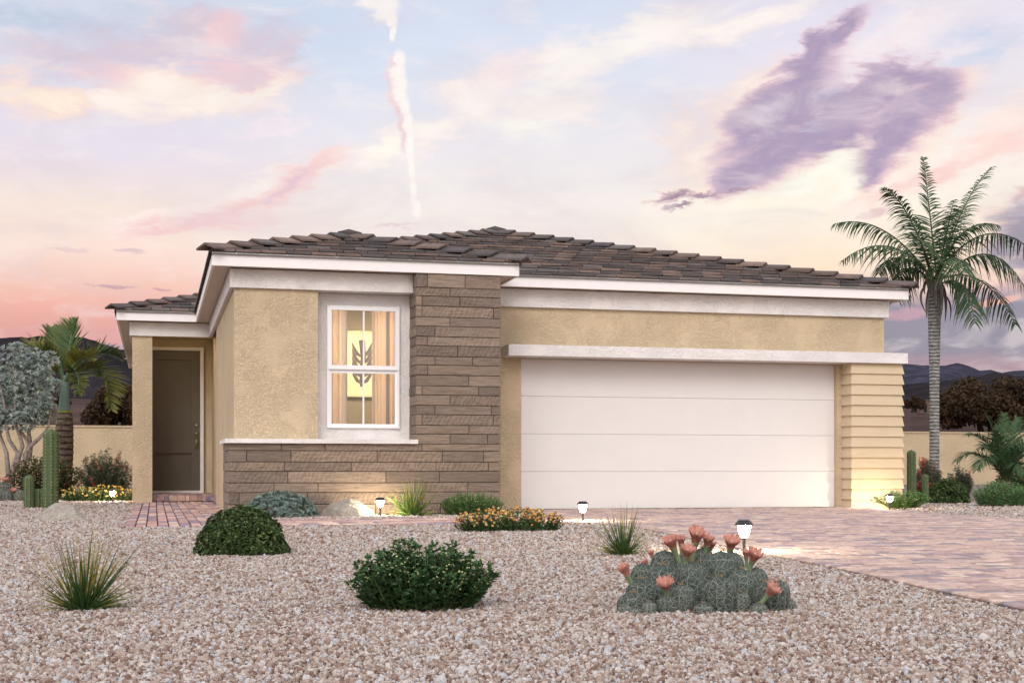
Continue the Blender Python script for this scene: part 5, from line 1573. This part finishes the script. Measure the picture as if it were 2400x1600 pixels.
m1 = t.maprange(azw, ae(350, 600)[0], ae(900, 600)[0], 0, 1, True)
m2 = t.maprange(azw, ae(1350, 600)[0], ae(1900, 600)[0], 0, 1, True)
sky = t.mix(m2, t.mix(m1, left, mid), right)
def chain(vec):
    """same vector, evaluated only after the sky so far: keeps few values alive in the shader"""
    n = t.n.new('ShaderNodeVectorMath'); n.operation = 'MULTIPLY_ADD'
    t.link(sky, n.inputs[0]); n.inputs[1].default_value = (1e-9, 1e-9, 0); t.link(vec, n.inputs[2])
    return n.outputs[0]
def blob(x, y, rx, ry, ang, c, op=.8, soft=1.25, nz=.62, vec=None, noise=None):
    global sky
    m = t.n.new('ShaderNodeMapping'); m.vector_type = 'TEXTURE'
    a_, e__ = ae(x, y); k = 180 / PI / F_PX
    m.inputs['Location'].default_value = (a_, e__, 0); m.inputs['Rotation'].default_value = (0, 0, R_(ang)); m.inputs['Scale'].default_value = (rx * k, ry * k, 1)
    t.link(chain(vec or PW), m.inputs[0])
    ln = t.vmath('LENGTH', m.outputs[0]).outputs[1]
    n_ = t.math('MULTIPLY', t.math('SUBTRACT', (noise or n_st).outputs[0], .5), nz * 2)
    v = t.math('ADD', t.math('SUBTRACT', 1.15, ln), n_)
    mask = t.maprange(v, 0, soft, 0, op, True)
    sky = t.mix(mask, sky, lin(c))
B = blob
def cluster(ells, stops, op=.95, lo=0.0, hi=.35, nz=.5, vec=None, noise=None, soft=.38, grow=.16):
    """one cloud: the union of ellipses, coloured from its lit fringe to its body"""
    global sky
    vmax = None; cv = chain(vec or PC)
    for (x, y, rx, ry, ang) in ells:
        m = t.n.new('ShaderNodeMapping'); m.vector_type = 'TEXTURE'
        a_, e__ = ae(x, y); k = 180 / PI / F_PX
        m.inputs['Location'].default_value = (a_, e__, 0); m.inputs['Rotation'].default_value = (0, 0, R_(ang)); m.inputs['Scale'].default_value = (rx * k, ry * k, 1)
        t.link(cv, m.inputs[0])
        ln = t.vmath('LENGTH', m.outputs[0]).outputs[1]
        if vmax is None: vmax = ln
        else:
            sm = t.n.new('ShaderNodeMath'); sm.operation = 'SMOOTH_MIN'; t.link(vmax, sm.inputs[0]); t.link(ln, sm.inputs[1]); sm.inputs[2].default_value = .25
            vmax = sm.outputs[0]
    v = t.math('ADD', t.math('SUBTRACT', 1.0 + grow, vmax), t.math('MULTIPLY', t.math('SUBTRACT', (noise or n_c).outputs[0], .5), nz * 2))
    mask = t.maprange(v, lo, hi + soft, 0, op, True)
    colr = t.ramp(t.maprange(v, lo, 1.0), [(p, lin(c)) for p, c in stops])
    sky = t.mix(mask, sky, colr)
mpc = t.n.new('ShaderNodeMapping'); mpc.inputs['Rotation'].default_value = (0, 0, R_(-16)); mpc.inputs['Scale'].default_value = (.20, .55, 1); t.link(P0, mpc.inputs[0])
n_c = t.noise(mpc.outputs[0], 1.7, 8, .58, .5)
n_hair = t.noise(mpc.outputs[0], 5.0, 6, .6, 1.0)
warpc = t.vmath('SCALE', t.vmath('SUBTRACT', n_c.outputs['Color'], (.5, .5, .5)).outputs[0], scale=2.0).outputs[0]
warph = t.vmath('SCALE', t.vmath('SUBTRACT', n_hair.outputs['Color'], (.5, .5, .5)).outputs[0], scale=.75).outputs[0]
PC = t.vmath('MULTIPLY', t.vmath('ADD', t.vmath('ADD', P0, warpc).outputs[0], warph).outputs[0], (1, 1, 0)).outputs[0]
# blue gaps
B(100, 40, 380, 60, 5, (.73, .79, .87), .7); B(820, 130, 230, 160, 0, (.82, .87, .95), .6); B(2310, 110, 160, 40, 15, (.78, .84, .93), .7)
B(700, 60, 200, 80, 0, (.78, .84, .93), .5)
# upper left cloud bank: grey lavender top, pink middle, bright cream foot
cluster([(330, 110, 330, 60, 5), (560, 110, 190, 60, 15), (450, 60, 120, 60, 0), (180, 130, 200, 50, 0), (650, 130, 120, 40, 30)], [(0, (.86, .84, .91)), (.4, (.82, .78, .85)), (1, (.85, .78, .83))], .8, 0, .6, .5)
cluster([(480, 180, 250, 45, 8), (620, 190, 130, 30, 12), (300, 180, 160, 45, -5), (530, 60, 60, 50, 0)], [(0, (.95, .86, .88)), (.6, (.95, .80, .82)), (1, (.95, .80, .82))], .8, 0, .6, .6)
cluster([(380, 205, 150, 65, 0), (480, 235, 200, 42, 4), (600, 215, 130, 26, 16), (270, 235, 130, 35, 0)], [(0, (.98, .86, .84)), (.3, (1.0, .90, .86)), (.7, (1.0, .94, .89)), (1, (1.0, .96, .92))], .9, 0, .45, .35)
cluster([(110, 235, 110, 48, -5), (30, 215, 90, 36, 5), (160, 245, 60, 35, 0)], [(0, (.97, .84, .83)), (.4, (1.0, .88, .82)), (1, (1.0, .94, .87))], .95, 0, .4, .35)
B(340, 330, 420, 50, 2, (.91, .88, .93), .7); B(640, 290, 130, 22, 22, (.97, .91, .94), .8)
# broad cream veil that climbs from the streak to the top, then the pink streak along its foot
cluster([(1010, 310, 130, 50, 28), (880, 350, 130, 45, 24), (1130, 230, 150, 75, 28), (1270, 250, 170, 75, 5), (1330, 150, 220, 70, 18), (1500, 90, 260, 60, 15), (760, 390, 110, 40, 30), (600, 450, 150, 40, 28), (430, 510, 200, 30, 10), (1750, 50, 300, 40, 12)],
        [(0, (.95, .91, .94)), (.25, (.98, .92, .91)), (.6, (1.0, .95, .92)), (1, (1.0, .97, .94))], .85, 0, .6, .55)
cluster([(740, 395, 120, 34, 36), (660, 445, 130, 36, 40), (570, 488, 150, 36, 25), (460, 520, 170, 32, 10), (370, 538, 110, 22, 5)], [(0, (.98, .89, .88)), (.5, (.98, .84, .83)), (1, (.96, .79, .79))], .8, 0, .5, .45)
cluster([(690, 425, 55, 13, 42), (640, 462, 50, 10, 40)], [(0, (.93, .82, .86)), (1, (.87, .76, .83))], .6, 0, .6, .4)
B(1170, 160, 130, 70, 20, (.97, .87, .88), .6); B(1230, 290, 130, 50, 5, (.99, .98, .94), .7); B(1330, 400, 330, 70, 0, (.93, .91, .92), .5); B(930, 350, 110, 24, 25, (1.0, .98, .93), .8)
cluster([(920, 533, 70, 9, 6)], [(0, (.93, .84, .84)), (1, (.88, .78, .80))], .7, 0, .6, .5)
# broken vapour trail
TR = [(905, 18, 40, 32, 50), (880, 5, 46, 24, 0), (918, 46, 16, 24, 0), (922, 76, 8, 22, -10), (937, 140, 16, 24, 0), (932, 168, 22, 24, 0), (938, 195, 20, 24, 0), (936, 222, 19, 26, 20),
      (948, 250, 15, 26, 10), (956, 285, 14, 30, 5), (960, 320, 12, 34, 0), (962, 360, 10, 38, 0), (965, 405, 9, 40, 0), (968, 450, 10, 36, 0), (976, 490, 13, 24, 0)]
PT = t.vmath('MULTIPLY', t.vmath('ADD', P0, t.vmath('SCALE', warph, scale=.42).outputs[0]).outputs[0], (1, 1, 0)).outputs[0]
cluster([(x - 13, y + 8, rx * 1.1, ry * 1.1, a_) for (x, y, rx, ry, a_) in TR[4:11]], [(0, (.96, .88, .89)), (1, (.94, .80, .81))], .8, 0, .5, .25, PT, None, .3, .1)
cluster(TR, [(0, (.99, .94, .94)), (.5, (1.0, .97, .95)), (1, (1.0, .98, .96))], .9, 0, .45, .45, PT, n_hair, .25, .2)
# right: warm glow, wispy pink skirt, then the violet cloud
B(1900, 430, 460, 120, 18, (1.0, .97, .91), .9); B(2130, 90, 300, 50, 18, (.99, .94, .94), .7)
cluster([(1700, 300, 120, 60, 30), (1640, 360, 110, 60, 20), (1750, 210, 150, 50, 35), (1600, 300, 60, 60, 0), (2250, 190, 80, 50, 20), (2180, 300, 110, 50, 40), (1620, 440, 110, 25, 10), (2080, 420, 130, 50, 30)],
        [(0, (.98, .91, .92)), (.3, (1.0, .87, .84)), (.6, (1.0, .90, .84)), (1, (1.0, .94, .90))], .8, 0, .7, .8)
VC = [(1975, 80, 75, 32, 40), (1900, 130, 95, 42, 42), (1850, 210, 140, 62, 35), (1780, 280, 120, 62, 30), (1830, 340, 160, 70, 25), (1740, 395, 90, 42, 28), (1720, 420, 70, 26, 20), (1960, 300, 150, 75, 20),
      (2040, 230, 140, 72, 15), (2150, 185, 110, 55, -10), (2190, 230, 85, 52, 45), (2090, 310, 120, 55, 35), (2040, 375, 85, 42, 45), (1900, 260, 150, 70, 10)]
cluster([(x, y + 6, rx * 1.13, ry * 1.2, a_) for (x, y, rx, ry, a_) in VC], [(0, (1.0, .90, .87)), (.16, (.99, .82, .80)), (.4, (.90, .72, .78)), (1, (.80, .66, .76))], .85, -.05, .3, .6, None, None, .5, .16)
cluster(VC, [(0, (.92, .74, .78)), (.18, (.78, .66, .77)), (.4, (.71, .655, .755)), (.8, (.68, .62, .735)), (1, (.70, .63, .74))], .93, 0, .30, .62, None, None, .5, .16)
cluster([(1950, 200, 60, 28, 20), (1820, 250, 60, 22, 30), (1880, 300, 80, 16, 10)], [(0, (.74, .70, .80)), (1, (.80, .79, .87))], .5, 0, .8, .6)
cluster([(2060, 270, 80, 28, 35), (2160, 200, 50, 16, 20)], [(0, (.76, .65, .76)), (1, (.86, .73, .80))], .55, 0, .8, .6)
cluster([(1955, 395, 95, 48, 38), (1880, 435, 150, 34, 22), (1980, 430, 70, 48, 60)], [(0, (1.0, .82, .75)), (.2, (1.0, .91, .83)), (.5, (1.0, .97, .91)), (1, (1.0, .99, .94))], .95, 0, .5, .35)
cluster([(1580, 452, 60, 13, 8), (1640, 452, 80, 10, 12), (1600, 486, 28, 9, 20), (1720, 440, 70, 9, 10)], [(0, (.97, .82, .78)), (.25, (.82, .67, .71)), (1, (.60, .51, .60))], .9, -.05, .5, .8)
# far right
B(2330, 330, 260, 45, 32, (.99, .85, .82), .85); B(2180, 430, 200, 22, 26, (.97, .82, .80), .7); B(2380, 250, 150, 40, 35, (1.0, .92, .88), .7)
cluster([(2400, 545, 110, 70, 25), (2360, 570, 90, 35, 10), (2420, 620, 80, 50, 0)], [(0, (.96, .80, .76)), (.2, (.80, .69, .73)), (.5, (.66, .61, .68)), (1, (.62, .59, .66))], .95, 0, .4, .4); B(2385, 440, 60, 28, 15, (.86, .68, .69), .85); B(2330, 500, 50, 20, 20, (.98, .84, .78), .6); B(2050, 498, 42, 10, 12, (.88, .76, .76), .8, .6, .8, PS, n_f)
B(2320, 640, 180, 22, 5, (1.0, .88, .80), .8); B(2230, 770, 380, 75, 0, (.60, .58, .64), .85, .6); B(2330, 685, 110, 16, -4, (.70, .62, .69), .8); B(2340, 705, 60, 9, 12, (.96, .74, .70), .9, .6, .6, PS, n_f); B(2130, 735, 90, 14, 4, (.82, .66, .70), .7, .7, .8, PS, n_f)
# thin dark wisps low on the left
B(300, 585, 42, 6, 2, (.86, .76, .78), .8, .7, .7, PS, n_f); B(260, 669, 60, 5, -2, (.78, .62, .66), .85, .7, .6, PS, n_f); B(380, 678, 24, 4, -6, (.82, .64, .66), .8, .7, .6, PS, n_f); B(160, 583, 50, 6, 0, (.90, .80, .80), .7, .7, .7, PS, n_f)
B(270, 800, 120, 16, 0, (.72, .62, .70), .8, .7, .6)
# veil texture over everything
sky = t.mix(t.maprange(n_c.outputs[0], .48, .72, 0, .38, True), sky, lin((1.0, .95, .93)))
sky = t.mix(t.maprange(n_st.outputs[0], .52, .30, 0, .28, True), sky, lin((.90, .84, .88)))
vt = t.maprange(n_st.outputs[0], .35, .65, .975, 1.03)
front = t.vmath('SCALE', sky, scale=vt).outputs[0]
# the rest of the sky dome: physical dusk sky plus a pale gradient added behind the viewer to brighten the house front
nis = t.n.new('ShaderNodeTexSky'); nis.sky_type = 'NISHITA'; nis.sun_disc = False; nis.sun_elevation = R_(SUN_EL); nis.sun_rotation = R_(SUN_AZ)
ns = t.vmath('SCALE', nis.outputs[0], scale=.05).outputs[0]
backc = t.ramp(t.maprange(el, 0, 90), [(0, (.95, .82, .76)), (.12, (1.30, 1.17, 1.10)), (.40, (1.15, 1.06, 1.04)), (.62, (.72, .70, .74)), (1, (.60, .60, .66))])
back = t.vmath('ADD', backc, ns).outputs[0]
dotf = t.vmath('DOT_PRODUCT', co, tuple(FW)).outputs[1]
mb_ = t.math('MULTIPLY', t.maprange(dotf, .35, .75, 0, 1, True), t.maprange(el, 34, 27, 0, 1, True))
final = t.mix(mb_, back, front)
t.link(final, bg.inputs[0]); bg.inputs[1].default_value = 1.0
try:
    wld.cycles.sampling_method = 'MANUAL'; wld.cycles.sample_map_resolution = 512
except Exception: pass
for o in scene.objects:
    if '_o' in o: del o['_o']
